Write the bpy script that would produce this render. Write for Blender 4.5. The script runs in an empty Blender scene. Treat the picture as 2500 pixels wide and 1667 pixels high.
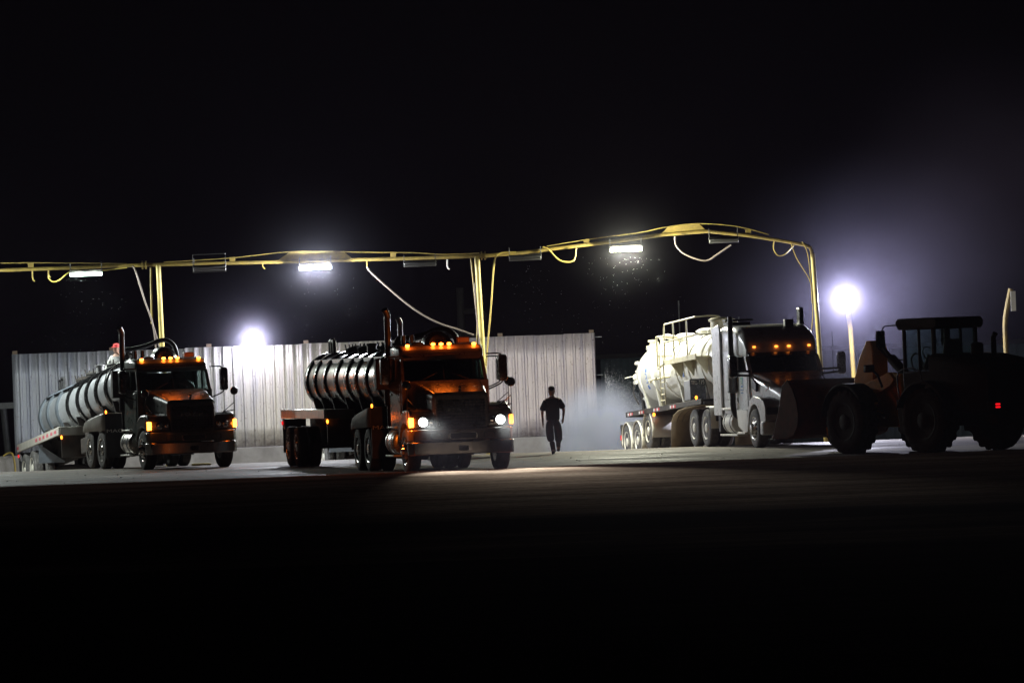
import bpy, bmesh, math, random
from mathutils import Vector, Matrix
R = math.radians
random.seed(7)
scene = bpy.context.scene
COL = scene.collection

# ------------------------------------------------------------------ camera
F_PX = 12840.0            # focal length in photo pixels (photo 2500 x 1667)
CAM_Z = 2.2
ROLL = R(2.1)
cam_d = bpy.data.cameras.new('camera')
cam_d.sensor_width = 36.0
cam_d.lens = 36.0 * F_PX / 2500.0
cam_d.clip_start = 0.5
cam_d.clip_end = 1500.0
cam = bpy.data.objects.new('camera', cam_d)
COL.objects.link(cam)
cam.matrix_world = (Matrix.Translation((0, 0, CAM_Z)) @ Matrix.Rotation(R(90) + math.atan(77.5 / F_PX), 4, 'X')
                    @ Matrix.Rotation(-ROLL, 4, 'Z'))
scene.camera = cam

def at(px, py, d):
    """photo pixel + distance in metres -> point of the place"""
    cx, cy = px - 1250.0, 833.5 - py
    x = cx * math.cos(ROLL) + cy * math.sin(ROLL)
    y = -cx * math.sin(ROLL) + cy * math.cos(ROLL)
    return Vector((x / F_PX * d, d, CAM_Z + d * (y + 77.5) / F_PX))

# ------------------------------------------------------------------ world (night)
world = bpy.data.worlds.new('World')
scene.world = world
world.use_nodes = True
wn = world.node_tree.nodes
wb = wn['Background']
sky = wn.new('ShaderNodeTexSky')
sky.sky_type = 'NISHITA'
sky.sun_disc = False
sky.sun_elevation = R(-8)
sky.sun_rotation = R(200)
world.node_tree.links.new(sky.outputs[0], wb.inputs[0])
wb.inputs[1].default_value = 0.0006
base_ = wn.new('ShaderNodeMix')
base_.data_type = 'RGBA'
base_.blend_type = 'ADD'
base_.inputs[0].default_value = 1.0
world.node_tree.links.new(sky.outputs[0], base_.inputs[6])
base_.inputs[7].default_value = (1.3, 0.9, 1.5, 1)       # glow of the night sky
world.node_tree.links.new(base_.outputs[2], wb.inputs[0])

scene.view_settings.view_transform = 'Standard'
scene.view_settings.look = 'None'
scene.view_settings.exposure = 0.0
scene.view_settings.gamma = 1.0
scene.cycles.use_denoising = True
scene.cycles.max_bounces = 6
scene.cycles.volume_bounces = 0
scene.cycles.transparent_max_bounces = 24
scene.cycles.sample_clamp_indirect = 4.0
scene.cycles.volume_step_rate = 1.0
scene.cycles.volume_max_steps = 256

# ------------------------------------------------------------------ materials
def new_mat(name):
    m = bpy.data.materials.new(name)
    m.use_nodes = True
    nt = m.node_tree
    return m, nt, nt.nodes['Principled BSDF']

def ramp(nt, fac, stops):
    r = nt.nodes.new('ShaderNodeValToRGB')
    e = r.color_ramp.elements
    while len(e) < len(stops):
        e.new(0.5)
    for i, (p, c) in enumerate(stops):
        e[i].position = p
        e[i].color = (c[0], c[1], c[2], 1)
    nt.links.new(fac, r.inputs[0])
    return r

def coords(nt, scale=(1, 1, 1)):
    tc = nt.nodes.new('ShaderNodeTexCoord')
    mp = nt.nodes.new('ShaderNodeMapping')
    mp.inputs['Scale'].default_value = scale
    nt.links.new(tc.outputs['Object'], mp.inputs[0])
    return mp.outputs[0]

def noise(nt, vec, scale, detail=4, rough=0.6):
    n = nt.nodes.new('ShaderNodeTexNoise')
    n.inputs['Scale'].default_value = scale
    n.inputs['Detail'].default_value = detail
    n.inputs['Roughness'].default_value = rough
    nt.links.new(vec, n.inputs['Vector'])
    return n.outputs['Fac']

def mat(name, col, rough=0.5, metal=0.0, dirt=0.35, dscale=3.0, dcol=None, stretch=(1, 1, 1), coat=0.0, bump=0.0, spec=0.5, rvar=1.0):
    """one surface: base colour broken by grime with a shape of its own"""
    m, nt, b = new_mat(name)
    v = coords(nt, stretch)
    n1 = noise(nt, v, dscale, 6, 0.65)
    dc = dcol or tuple(c * 0.45 for c in col)
    lo = tuple(c * (1 - dirt) + d * dirt for c, d in zip(col, dc))
    r = ramp(nt, n1, [(0.35, lo), (0.62, col)])
    nt.links.new(r.outputs[0], b.inputs['Base Color'])
    n2 = noise(nt, v, dscale * 2.7, 3)
    rr = ramp(nt, n2, [(0.3, (min(1, rough + 0.12 * rvar),) * 3), (0.7, (max(0.03, rough - 0.08 * rvar),) * 3)])
    nt.links.new(rr.outputs[0], b.inputs['Roughness'])
    b.inputs['Metallic'].default_value = metal
    b.inputs['Specular IOR Level'].default_value = spec
    b.inputs['Coat Weight'].default_value = coat
    b.inputs['Coat Roughness'].default_value = 0.08
    if bump:
        bp = nt.nodes.new('ShaderNodeBump')
        bp.inputs['Strength'].default_value = bump
        bp.inputs['Distance'].default_value = 0.02
        nt.links.new(n2, bp.inputs['Height'])
        nt.links.new(bp.outputs[0], b.inputs['Normal'])
    return m

def glow(name, col, strength, sample=False):
    m, nt, b = new_mat(name)
    b.inputs['Base Color'].default_value = (col[0] * .5, col[1] * .5, col[2] * .5, 1)
    b.inputs['Emission Color'].default_value = (*col, 1)
    b.inputs['Emission Strength'].default_value = strength
    if not sample:
        m.cycles.emission_sampling = 'NONE'
    return m

def glass(name, tint=(0.75, 0.82, 0.8), refl=0.08):
    m, nt, b = new_mat(name)
    nt.nodes.remove(b)
    t = nt.nodes.new('ShaderNodeBsdfTransparent')
    t.inputs[0].default_value = (*tint, 1)
    g = nt.nodes.new('ShaderNodeBsdfGlossy')
    g.inputs['Roughness'].default_value = 0.04
    fc = nt.nodes.new('ShaderNodeLayerWeight')
    fc.inputs[0].default_value = 0.5
    pw = nt.nodes.new('ShaderNodeMath')
    pw.operation = 'POWER'
    pw.inputs[1].default_value = 4.0
    nt.links.new(fc.outputs['Facing'], pw.inputs[0])
    lw = nt.nodes.new('ShaderNodeMath')
    lw.operation = 'MULTIPLY_ADD'
    lw.inputs[1].default_value = 0.85
    lw.inputs[2].default_value = refl * .5
    nt.links.new(pw.outputs[0], lw.inputs[0])
    mx = nt.nodes.new('ShaderNodeMixShader')
    nt.links.new(lw.outputs[0], mx.inputs[0])
    nt.links.new(t.outputs[0], mx.inputs[1])
    nt.links.new(g.outputs[0], mx.inputs[2])
    nt.links.new(mx.outputs[0], nt.nodes['Material Output'].inputs[0])
    return m

M = {}
M['black'] = mat('black_plastic', (0.018, 0.018, 0.02), 0.5, dirt=0.3)
M['gloss_black'] = mat('gloss_black_paint', (0.012, 0.012, 0.013), 0.25, coat=0.4)
M['rubber'] = mat('tyre_rubber', (0.035, 0.033, 0.032), 0.85, dirt=0.6, dcol=(0.10, 0.085, 0.07), dscale=5, bump=0.3)
M['dusty_rubber'] = mat('dusty_tyre_rubber', (0.14, 0.135, 0.13), 0.9, dirt=0.7, dcol=(0.05, 0.05, 0.05), dscale=6, bump=0.3)
M['alu'] = mat('polished_aluminium', (0.62, 0.60, 0.57), 0.28, 1.0, dirt=0.5, dcol=(0.25, 0.22, 0.18), dscale=6)
M['chrome'] = mat('chrome', (0.72, 0.70, 0.68), 0.12, 1.0, rvar=.3, dirt=0.3, dcol=(0.4, 0.36, 0.3), dscale=4)
M['dull_chrome'] = mat('dull_chrome', (0.42, 0.41, 0.40), 0.22, 1.0, rvar=.3, dirt=0.5, dcol=(0.2, 0.18, 0.15), dscale=5)
M['steel'] = mat('bare_steel', (0.28, 0.28, 0.29), 0.5, 0.6, dirt=0.5)
M['frame'] = mat('chassis_black', (0.03, 0.028, 0.027), 0.7, dirt=0.6, dcol=(0.07, 0.055, 0.045))
M['green_paint'] = mat('dark_green_paint', (0.052, 0.066, 0.056), 0.32, coat=0.5, dirt=0.3)
M['grey_paint'] = mat('dark_grey_paint', (0.10, 0.075, 0.06), 0.30, coat=0.5, dirt=0.3)
M['white_paint'] = mat('white_cab_paint', (0.60, 0.61, 0.62), 0.28, rvar=.4, coat=0.12, dirt=0.3, dcol=(0.36, 0.33, 0.28), dscale=2)
M['tank_white'] = mat('white_tank_paint', (0.74, 0.73, 0.67), 0.38, coat=0.2, dirt=0.35, dcol=(0.42, 0.39, 0.32), dscale=1.6)
M['tank_steel'] = mat('brushed_tank_steel', (0.52, 0.54, 0.57), 0.34, 0.4, dirt=0.5, dcol=(0.24, 0.25, 0.28), dscale=2.2, stretch=(1, 0.35, 1))
M['tank_polish'] = mat('polished_dark_tank', (0.21, 0.18, 0.165), 0.28, 0.85, dirt=0.4, dcol=(0.2, 0.17, 0.16), dscale=.9, rvar=.25, stretch=(1, 0.35, 1))
M['band_grey'] = mat('grey_blue_band', (0.20, 0.23, 0.27), 0.45, 0.5, dirt=0.4)
M['rail_alu'] = mat('pale_rail_aluminium', (0.66, 0.64, 0.58), 0.4, 0.25, dirt=0.4, dcol=(0.4, 0.36, 0.3))
M['fender_grey'] = mat('grey_fender', (0.30, 0.29, 0.27), 0.5, 0.2, dirt=0.5)
M['fender_white'] = mat('white_fender', (0.70, 0.68, 0.61), 0.5, dirt=0.3, dcol=(0.45, 0.40, 0.32))
M['tan'] = mat('tan_mud_guard', (0.27, 0.205, 0.12), 0.75, dirt=0.5, dcol=(0.16, 0.12, 0.07))
M['cream_rail'] = mat('cream_handrail', (0.68, 0.64, 0.46), 0.45, dirt=0.4, dcol=(0.35, 0.25, 0.13))
M['yellow'] = mat('yellow_pipe_paint', (0.24, 0.17, 0.03), 0.55, dirt=0.6, dcol=(0.10, 0.075, 0.035), dscale=5)
M['pale_yellow'] = mat('pale_yellow_paint', (0.45, 0.36, 0.09), 0.5, dirt=0.5, dcol=(0.24, 0.19, 0.08), dscale=4)
M['loader_yellow'] = mat('loader_yellow', (0.60, 0.25, 0.02), 0.55, spec=.12, dirt=0.5, dcol=(0.3, 0.12, 0.02), dscale=2)
M['loader_hood'] = mat('loader_hood_grey', (0.014, 0.010, 0.009), 0.7, spec=.12)
M['loader_dark'] = mat('loader_dark_grey', (0.02, 0.018, 0.017), 0.7, spec=.15)
M['bucket'] = mat('worn_bucket_steel', (0.12, 0.042, 0.028), 0.6, 0.0, spec=.08, dirt=0.7, dcol=(0.06, 0.035, 0.025), dscale=3)
M['hose_black'] = mat('black_hose', (0.02, 0.02, 0.02), 0.55)
M['hose_grey'] = mat('grey_hose', (0.17, 0.135, 0.115), 0.6)
M['hose_yellow'] = mat('yellow_hose', (0.36, 0.26, 0.05), 0.55)
M['stack_metal'] = mat('sooty_stack_metal', (0.035, 0.035, 0.038), 0.35, 0.5, dirt=0.5)
M['post_brown'] = mat('weathered_post', (0.22, 0.16, 0.11), 0.8)
M['red'] = mat('red_marking', (0.5, 0.03, 0.04), 0.5, dirt=0.2)
M['white_mark'] = mat('white_marking', (0.7, 0.7, 0.7), 0.5, dirt=0.2)
M['pink_red'] = mat('faded_red_marking', (0.62, 0.12, 0.16), 0.5, dirt=0.3)
M['letter'] = mat('faint_white_lettering', (0.78, 0.75, 0.70), 0.5, dirt=0.3)
M['blue'] = mat('blue_lettering', (0.04, 0.16, 0.55), 0.5, dirt=0.2)
M['logo_green'] = mat('green_decal', (0.03, 0.30, 0.15), 0.5, dirt=0.1)
M['logo_blue'] = mat('blue_decal', (0.05, 0.16, 0.32), 0.5, dirt=0.1)
M['dirty_yellow_mark'] = mat('dirty_lettering', (0.42, 0.36, 0.24), 0.6, dirt=0.6)
M['skin'] = mat('skin', (0.34, 0.19, 0.13), 0.5, dirt=0.2)
M['dark_shirt'] = mat('dark_t_shirt', (0.020, 0.022, 0.02), 0.9, dscale=8)
M['dark_trousers'] = mat('dark_work_trousers', (0.045, 0.042, 0.05), 0.9, dscale=8)
M['boot'] = mat('dark_boot', (0.04, 0.03, 0.025), 0.7)
M['grey_shirt'] = mat('pale_grey_shirt', (0.50, 0.50, 0.48), 0.9, dscale=6)
M['red_cap'] = mat('red_cap', (0.55, 0.05, 0.05), 0.8)
M['seat'] = mat('cab_seat_fabric', (0.10, 0.09, 0.085), 0.9)
M['dash'] = mat('cab_dashboard', (0.06, 0.055, 0.05), 0.7)
M['fixture'] = mat('lamp_housing', (0.05, 0.048, 0.045), 0.5, 0.3)
M['dead_tube'] = mat('unlit_lamp_cover', (0.05, 0.05, 0.048), 0.4)
M['glass'] = glass('cab_glass')
M['glass_dark'] = glass('tinted_glass', (0.35, 0.37, 0.38))
M['lens'] = mat('headlamp_lens', (0.10, 0.10, 0.10), 0.08, 0.4, coat=1.0)
M['amber'] = glow('amber_marker_lamp', (1.0, 0.17, 0.015), 20.0)
M['amber_small'] = glow('small_amber_marker', (1.0, 0.25, 0.03), 4.0)
M['mud_rubber'] = mat('loader_tyre_rubber', (0.022, 0.021, 0.02), 0.95, dirt=0.6, dcol=(0.04, 0.034, 0.028), dscale=6, bump=0.4, spec=.1)
M['amber_soft'] = glow('amber_side_lamp', (1.0, 0.24, 0.02), 6.0)
M['amber_dull'] = glow('amber_lens', (0.10, 0.03, 0.01), 0.05)
M['red_lamp'] = glow('red_tail_lamp', (1.0, 0.008, 0.015), 1.0)
M['red_dull'] = glow('red_lens', (1.0, 0.03, 0.04), 0.35)
M['headlamp'] = glow('lit_headlamp', (0.93, 1.0, 0.93), 40.0)
M['flood_lens'] = glow('floodlamp_lens', (0.92, 0.93, 1.0), 60.0)
M['tube_white'] = glow('white_tube_lamp', (0.88, 0.93, 1.0), 40.0)
M['tube_green'] = glow('greenish_tube_lamp', (0.70, 1.0, 0.82), 4.0)
M['tube_yellow'] = glow('yellowish_tube_lamp', (1.0, 1.0, 0.62), 14.0)

# ------------------------------------------------------------------ mesh builder
class MB:
    def __init__(s):
        s.v, s.f, s.mi, s.cur = [], [], [], 0
    def mat(s, i):
        s.cur = i
        return s
    def face(s, *idx):
        s.f.append(idx)
        s.mi.append(s.cur)
    def box(s, x0, x1, y0, y1, z0, z1):
        b = len(s.v)
        s.v += [(x, y, z) for z in (z0, z1) for y in (y0, y1) for x in (x0, x1)]
        for q in ((0, 2, 3, 1), (4, 5, 7, 6), (0, 1, 5, 4), (2, 6, 7, 3), (0, 4, 6, 2), (1, 3, 7, 5)):
            s.face(*[b + i for i in q])
        return s
    def loft(s, rings, closed=True, caps=True):
        n = len(rings[0])
        b = len(s.v)
        for r in rings:
            s.v += [tuple(p) for p in r]
        m = n if closed else n - 1
        for i in range(len(rings) - 1):
            for j in range(m):
                k = (j + 1) % n
                s.face(b + i * n + j, b + i * n + k, b + (i + 1) * n + k, b + (i + 1) * n + j)
        if caps and closed:
            s.face(*[b + j for j in range(n)][::-1])
            e = b + (len(rings) - 1) * n
            s.face(*[e + j for j in range(n)])
        return s
    def prism(s, poly, axis, a0, a1):
        """poly: 2-D outline in the plane across the axis (X: (y,z), Y: (x,z), Z: (x,y))"""
        def p3(p, a):
            return (a, p[0], p[1]) if axis == 'X' else (p[0], a, p[1]) if axis == 'Y' else (p[0], p[1], a)
        return s.loft([[p3(p, a0) for p in poly], [p3(p, a1) for p in poly]])
    def tube(s, pts, r, n=8, caps=True):
        pts = [Vector(p) for p in pts]
        rad = r if isinstance(r, (list, tuple)) else [r] * len(pts)
        rings, up = [], None
        for i, p in enumerate(pts):
            t = (pts[min(i + 1, len(pts) - 1)] - pts[max(i - 1, 0)]).normalized()
            if up is None:
                up = Vector((0, 0, 1)) if abs(t.z) < 0.9 else Vector((1, 0, 0))
            a = (up - t * up.dot(t)).normalized()
            c = t.cross(a)
            up = a
            rings.append([p + (a * math.cos(2 * math.pi * k / n) + c * math.sin(2 * math.pi * k / n)) * rad[i] for k in range(n)])
        return s.loft(rings, True, caps)
    def lathe(s, prof, o, axis='Y', n=24, rmod=None):
        """prof: (radius, offset along axis)"""
        rings = []
        for q, (r, h) in enumerate(prof):
            ring = []
            for k in range(n):
                a = 2 * math.pi * k / n
                rr = r * (rmod(q, k) if rmod else 1.0)
                c, d = rr * math.cos(a), rr * math.sin(a)
                ring.append({'X': (o[0] + h, o[1] + c, o[2] + d), 'Y': (o[0] + c, o[1] + h, o[2] + d), 'Z': (o[0] + c, o[1] + d, o[2] + h)}[axis])
            rings.append(ring)
        return s.loft(rings, True, True)
    def sheet(s, rows):
        return s.loft(rows, False, False)
    def build(s, name, mats, parent=None, bevel=0.0, thick=0.0, sharp=35, smooth=True, loc=None):
        me = bpy.data.meshes.new(name)
        me.from_pydata(s.v, [], s.f)
        bm = bmesh.new()
        bm.from_mesh(me)
        bmesh.ops.remove_doubles(bm, verts=bm.verts, dist=1e-5)
        bmesh.ops.recalc_face_normals(bm, faces=bm.faces)
        bm.to_mesh(me)
        bm.free()
        if len(me.polygons) == len(s.mi):
            me.polygons.foreach_set('material_index', s.mi)
        for m in (mats if isinstance(mats, (list, tuple)) else [mats]):
            me.materials.append(m)
        if smooth:
            me.polygons.foreach_set('use_smooth', [True] * len(me.polygons))
            me.set_sharp_from_angle(angle=R(sharp))
        return add(name, me, parent, bevel, thick, loc)

def add(name, me, parent=None, bevel=0.0, thick=0.0, loc=None):
    o = bpy.data.objects.new(name, me)
    COL.objects.link(o)
    if parent is not None:
        o.parent = parent
    if loc is not None:
        o.location = loc
    if thick:
        md = o.modifiers.new('thickness', 'SOLIDIFY')
        md.thickness = thick
        md.offset = 0
    if bevel:
        md = o.modifiers.new('edges', 'BEVEL')
        md.width = bevel
        md.segments = 2
        md.limit_method = 'ANGLE'
        md.angle_limit = R(40)
    return o

def tag(o, label, cat, group=None, kind=None):
    if label:
        o['label'] = label
    if cat:
        o['category'] = cat
    if group:
        o['group'] = group
    if kind:
        o['kind'] = kind
    return o

def thing(name, label, cat, loc=(0, 0, 0), rz=0.0, group=None, pitch=0.0):
    o = bpy.data.objects.new(name, None)
    COL.objects.link(o)
    o.location = loc
    o.rotation_euler = (pitch, 0, rz)
    o.empty_display_size = 0.3
    return tag(o, label, cat, group)

def copy_tree(o, parent=None):
    c = o.copy()
    COL.objects.link(c)
    c.parent = parent
    for ch in list(o.children):
        copy_tree(ch, c)
    return c

def text(body, size, name, m, parent, mtx, depth=0.004, sx=1.0):
    cu = bpy.data.curves.new(name, 'FONT')
    cu.body = body
    cu.size = size
    cu.extrude = depth
    cu.align_x = 'CENTER'
    cu.align_y = 'CENTER'
    tmp = bpy.data.objects.new(name + '_curve', cu)
    me = bpy.data.meshes.new_from_object(tmp)
    bpy.data.objects.remove(tmp)
    bpy.data.curves.remove(cu)
    me.transform(mtx @ Matrix.Diagonal((sx, 1, 1, 1)))
    me.materials.clear()
    me.materials.append(m)
    return add(name, me, parent)

FRONT = Matrix.Rotation(R(90), 4, 'X')                       # reads from -Y
LEFTSIDE = Matrix.Rotation(R(-90), 4, 'Z') @ FRONT           # reads from -X

def spline(pts, n=8):
    pts = [Vector(p) for p in pts]
    out = []
    for i in range(len(pts) - 1):
        p0, p1, p2, p3 = pts[max(i - 1, 0)], pts[i], pts[i + 1], pts[min(i + 2, len(pts) - 1)]
        for k in range(n):
            t = k / n
            out.append(0.5 * ((2 * p1) + (p2 - p0) * t + (2 * p0 - 5 * p1 + 4 * p2 - p3) * t * t + (3 * p1 - p0 - 3 * p2 + p3) * t ** 3))
    out.append(pts[-1])
    return out

def lamp(name, kind, power, col, parent, loc, rot=(0, 0, 0), **kw):
    l = bpy.data.lights.new(name, kind)
    l.energy = power
    l.color = col
    for k, v in kw.items():
        setattr(l, k, v)
    o = bpy.data.objects.new(name, l)
    COL.objects.link(o)
    o.parent = parent
    o.location = loc
    o.rotation_euler = rot
    return o

def aim(o, direction):
    o.rotation_euler = Vector(direction).to_track_quat('-Z', 'Y').to_euler()
# ------------------------------------------------------------------ wheels
MESH_CACHE = {}
def tire_mesh(r, w, tread, m):
    """axis along X, outer face at x=0, the tyre runs to x=+w"""
    key = ('tire', r, w, tread, m.name)
    if key not in MESH_CACHE:
        b = MB()
        ri = r * 0.58
        prof = [(ri, 0.03), (ri * 1.08, 0.008), (r * 0.80, 0.0), (r * 0.93, 0.012), (r * 0.985, 0.035), (r, 0.05)]
        ng = 4
        for g in range(1, ng + 1):
            x = 0.05 + (w - 0.10) * g / (ng + 1)
            prof += [(r, x - 0.012), (r - 0.014, x - 0.008), (r - 0.014, x + 0.008), (r, x + 0.012)]
        prof += [(r, w - 0.05), (r * 0.985, w - 0.035), (r * 0.93, w - 0.012), (r * 0.80, w), (ri * 1.08, w - 0.008), (ri, w - 0.03)]
        mod = None
        if tread:
            nq = len(prof)
            mod = lambda q, k: (1 - tread) if 3 <= q < nq - 3 and (k // 2 + q // 5) % 2 else 1.0
        b.lathe(prof, (0, 0, 0), 'X', 72 if tread else 48, mod)
        o = b.build('tire', m)
        MESH_CACHE[key] = o.data
        bpy.data.objects.remove(o)
    return MESH_CACHE[key]

def rim_mesh(r, w, kind, m):
    key = ('rim', r, w, kind, m.name)
    if key not in MESH_CACHE:
        b = MB()
        ri = r * 0.585
        if kind == 'dish':
            b.lathe([(ri, w - 0.02), (ri, 0.02), (ri * 1.04, 0.0), (ri * 0.95, 0.012), (ri * 0.90, 0.07), (ri * 0.86, 0.13), (ri * 0.50, 0.15),
                     (ri * 0.44, 0.10), (ri * 0.42, 0.02), (ri * 0.34, 0.0), (0.02, -0.005)], (0, 0, 0), 'X', 40)
        else:
            b.lathe([(ri, w - 0.02), (ri, 0.02), (ri * 1.04, 0.0), (ri * 0.95, 0.012), (ri * 0.90, 0.03), (ri * 0.62, -0.015), (ri * 0.55, -0.03),
                     (ri * 0.50, -0.035), (ri * 0.36, -0.04), (ri * 0.33, -0.09), (0.02, -0.10)], (0, 0, 0), 'X', 40)
            b.mat(1)
            for k in range(10):                       # hand holes
                a = 2 * math.pi * k / 10
                b.lathe([(0.001, -0.012), (0.030, -0.011), (0.030, 0.02), (0.001, 0.021)], (0, ri * 0.76 * math.cos(a), ri * 0.76 * math.sin(a)), 'X', 10)
            b.mat(0)
        for k in range(10):                           # nuts
            a = 2 * math.pi * (k + .5) / 10
            q = ri * 0.49
            x0 = 0.14 if kind == 'dish' else -0.035
            b.lathe([(0.014, x0 + .02), (0.014, x0 - 0.035), (0.004, x0 - 0.045)], (0, q * math.cos(a), q * math.sin(a)), 'X', 6)
        o = b.build('rim', [m, M['black']])
        MESH_CACHE[key] = o.data
        bpy.data.objects.remove(o)
    return MESH_CACHE[key]

def wheel(root, x, y, z, side, r=0.515, w=0.28, dual=False, kind='dish', rim=None, rub=None, tread=0.0):
    """x: outer face; side -1 outer face looks to -X, +1 to +X"""
    rim = rim or M['alu']
    rub = rub or M['rubber']
    o = add('wheel', rim_mesh(r, w, kind, rim), root, loc=(x, y, z))
    if side > 0:
        o.rotation_euler = (0, 0, math.pi)
    o.rotation_euler.x = random.uniform(0, 6)
    t = add('tire', tire_mesh(r, w, tread, rub), o)
    if dual:
        t2 = add('tire', tire_mesh(r, w, tread, rub), o, loc=(w + 0.05, 0, 0))
    return o

def arc(y0, z0, r, a0, a1, n=10):
    return [(y0 + r * math.cos(R(a0 + (a1 - a0) * i / n)), z0 + r * math.sin(R(a0 + (a1 - a0) * i / n))) for i in range(n + 1)]

def strip(root, name, m, prof, x0, x1, thick=0.02, bevel=0.0):
    """a bent sheet: (y, z) profile swept across x"""
    b = MB()
    b.sheet([[(x0, y, z) for y, z in prof], [(x1, y, z) for y, z in prof]])
    return b.build(name, m, root, thick=thick, bevel=bevel)

def marker(root, name, x, y, z, m='amber', s=(0.055, 0.035, 0.035), light=0.0, sink=None):
    b = MB()
    n = 12
    rings = []
    for f, k in ((0, 1.0), (0.6, 0.92), (0.9, 0.6), (1.0, 0.1)):
        rings.append([(x + s[0] * k * math.cos(2 * math.pi * i / n), y - s[1] * f * 2, z + s[2] * k * math.sin(2 * math.pi * i / n)) for i in range(n)])
    b.loft(rings)
    o = b.build(name, M[m], root)
    if light:
        lamp('bulb', 'POINT', light, (1.0, 0.17, 0.012), root, (x, y - s[1] * 2 - 0.05, z + 0.02), shadow_soft_size=0.03)
    return o

def rrect(hw, z0, z1, r, n=4):
    """rounded rectangle outline in x,z"""
    out = []
    for cx, cz, a0 in ((hw - r, z1 - r, 0), (-hw + r, z1 - r, 90), (-hw + r, z0 + r, 180), (hw - r, z0 + r, 270)):
        for i in range(n + 1):
            a = R(a0 + 90 * i / n)
            out.append((cx + r * math.cos(a), cz + r * math.sin(a)))
    return out

def side_mirror(root, s, y, zt, zb, x_out, w=0.20, h=0.62, x_in=1.03, m='black', head='gloss_black'):
    """west-coast mirror on a bent tube bracket"""
    b = MB()
    yc = y - 0.05
    zc = (zt + zb) / 2
    b.tube(spline([(s * x_in, y, zt + 0.06), (s * (x_out - .12), yc, zt + 0.06), (s * (x_out - .02), yc, zt + 0.02), (s * x_out, yc, zt - 0.12)], 5), 0.018)
    b.tube(spline([(s * x_out, yc, zb + 0.12), (s * (x_out - .02), yc, zb - 0.05), (s * (x_in + .1), y, zb - 0.18), (s * x_in, y, zb - 0.20)], 5), 0.018)
    arm = b.build('mirror_arm', M[m], root)
    h2 = MB()
    rings = [[(s * x_out + p[0] * k, yc + dy, zc + p[1] * k) for p in rrect(w / 2, -h / 2, h / 2, 0.06)] for dy, k in ((-0.10, 0.7), (-0.085, 0.95), (-0.04, 1.0), (0.06, 1.0))]
    h2.loft(rings)
    hd = h2.build('mirror', M[head], root)
    g = MB()
    g.loft([[(s * x_out + p[0] * .9, yc + dy, zc + p[1] * .95) for p in rrect(w / 2, -h / 2, h / 2, 0.05)] for dy in (0.061, 0.068)])
    g.build('mirror_glass', M['chrome'], hd)

def hood_mirror(root, s, x0, y0, z0, x1, y1, z1):
    b = MB()
    b.tube([(x1, y1, z1), (x1 + s * 0.0, y1, z1 - 0.98)], 0.012)
    b.tube([(x0, y0, z0), (x1, y1, z1 - 0.24)], 0.012)
    b.tube([(x0, y0, z0), (x1, y1, z1 - 0.44)], 0.012)
    b.build('hood_mirror_arm', M['black'], root)
    d = MB()
    d.lathe([(0.01, -0.06), (0.08, -0.055), (0.105, -0.02), (0.11, 0.0), (0.10, 0.03), (0.02, 0.035)], (x1, y1, z1 + 0.06), 'Y', 20)
    d.build('hood_mirror', M['gloss_black'], root)

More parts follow.
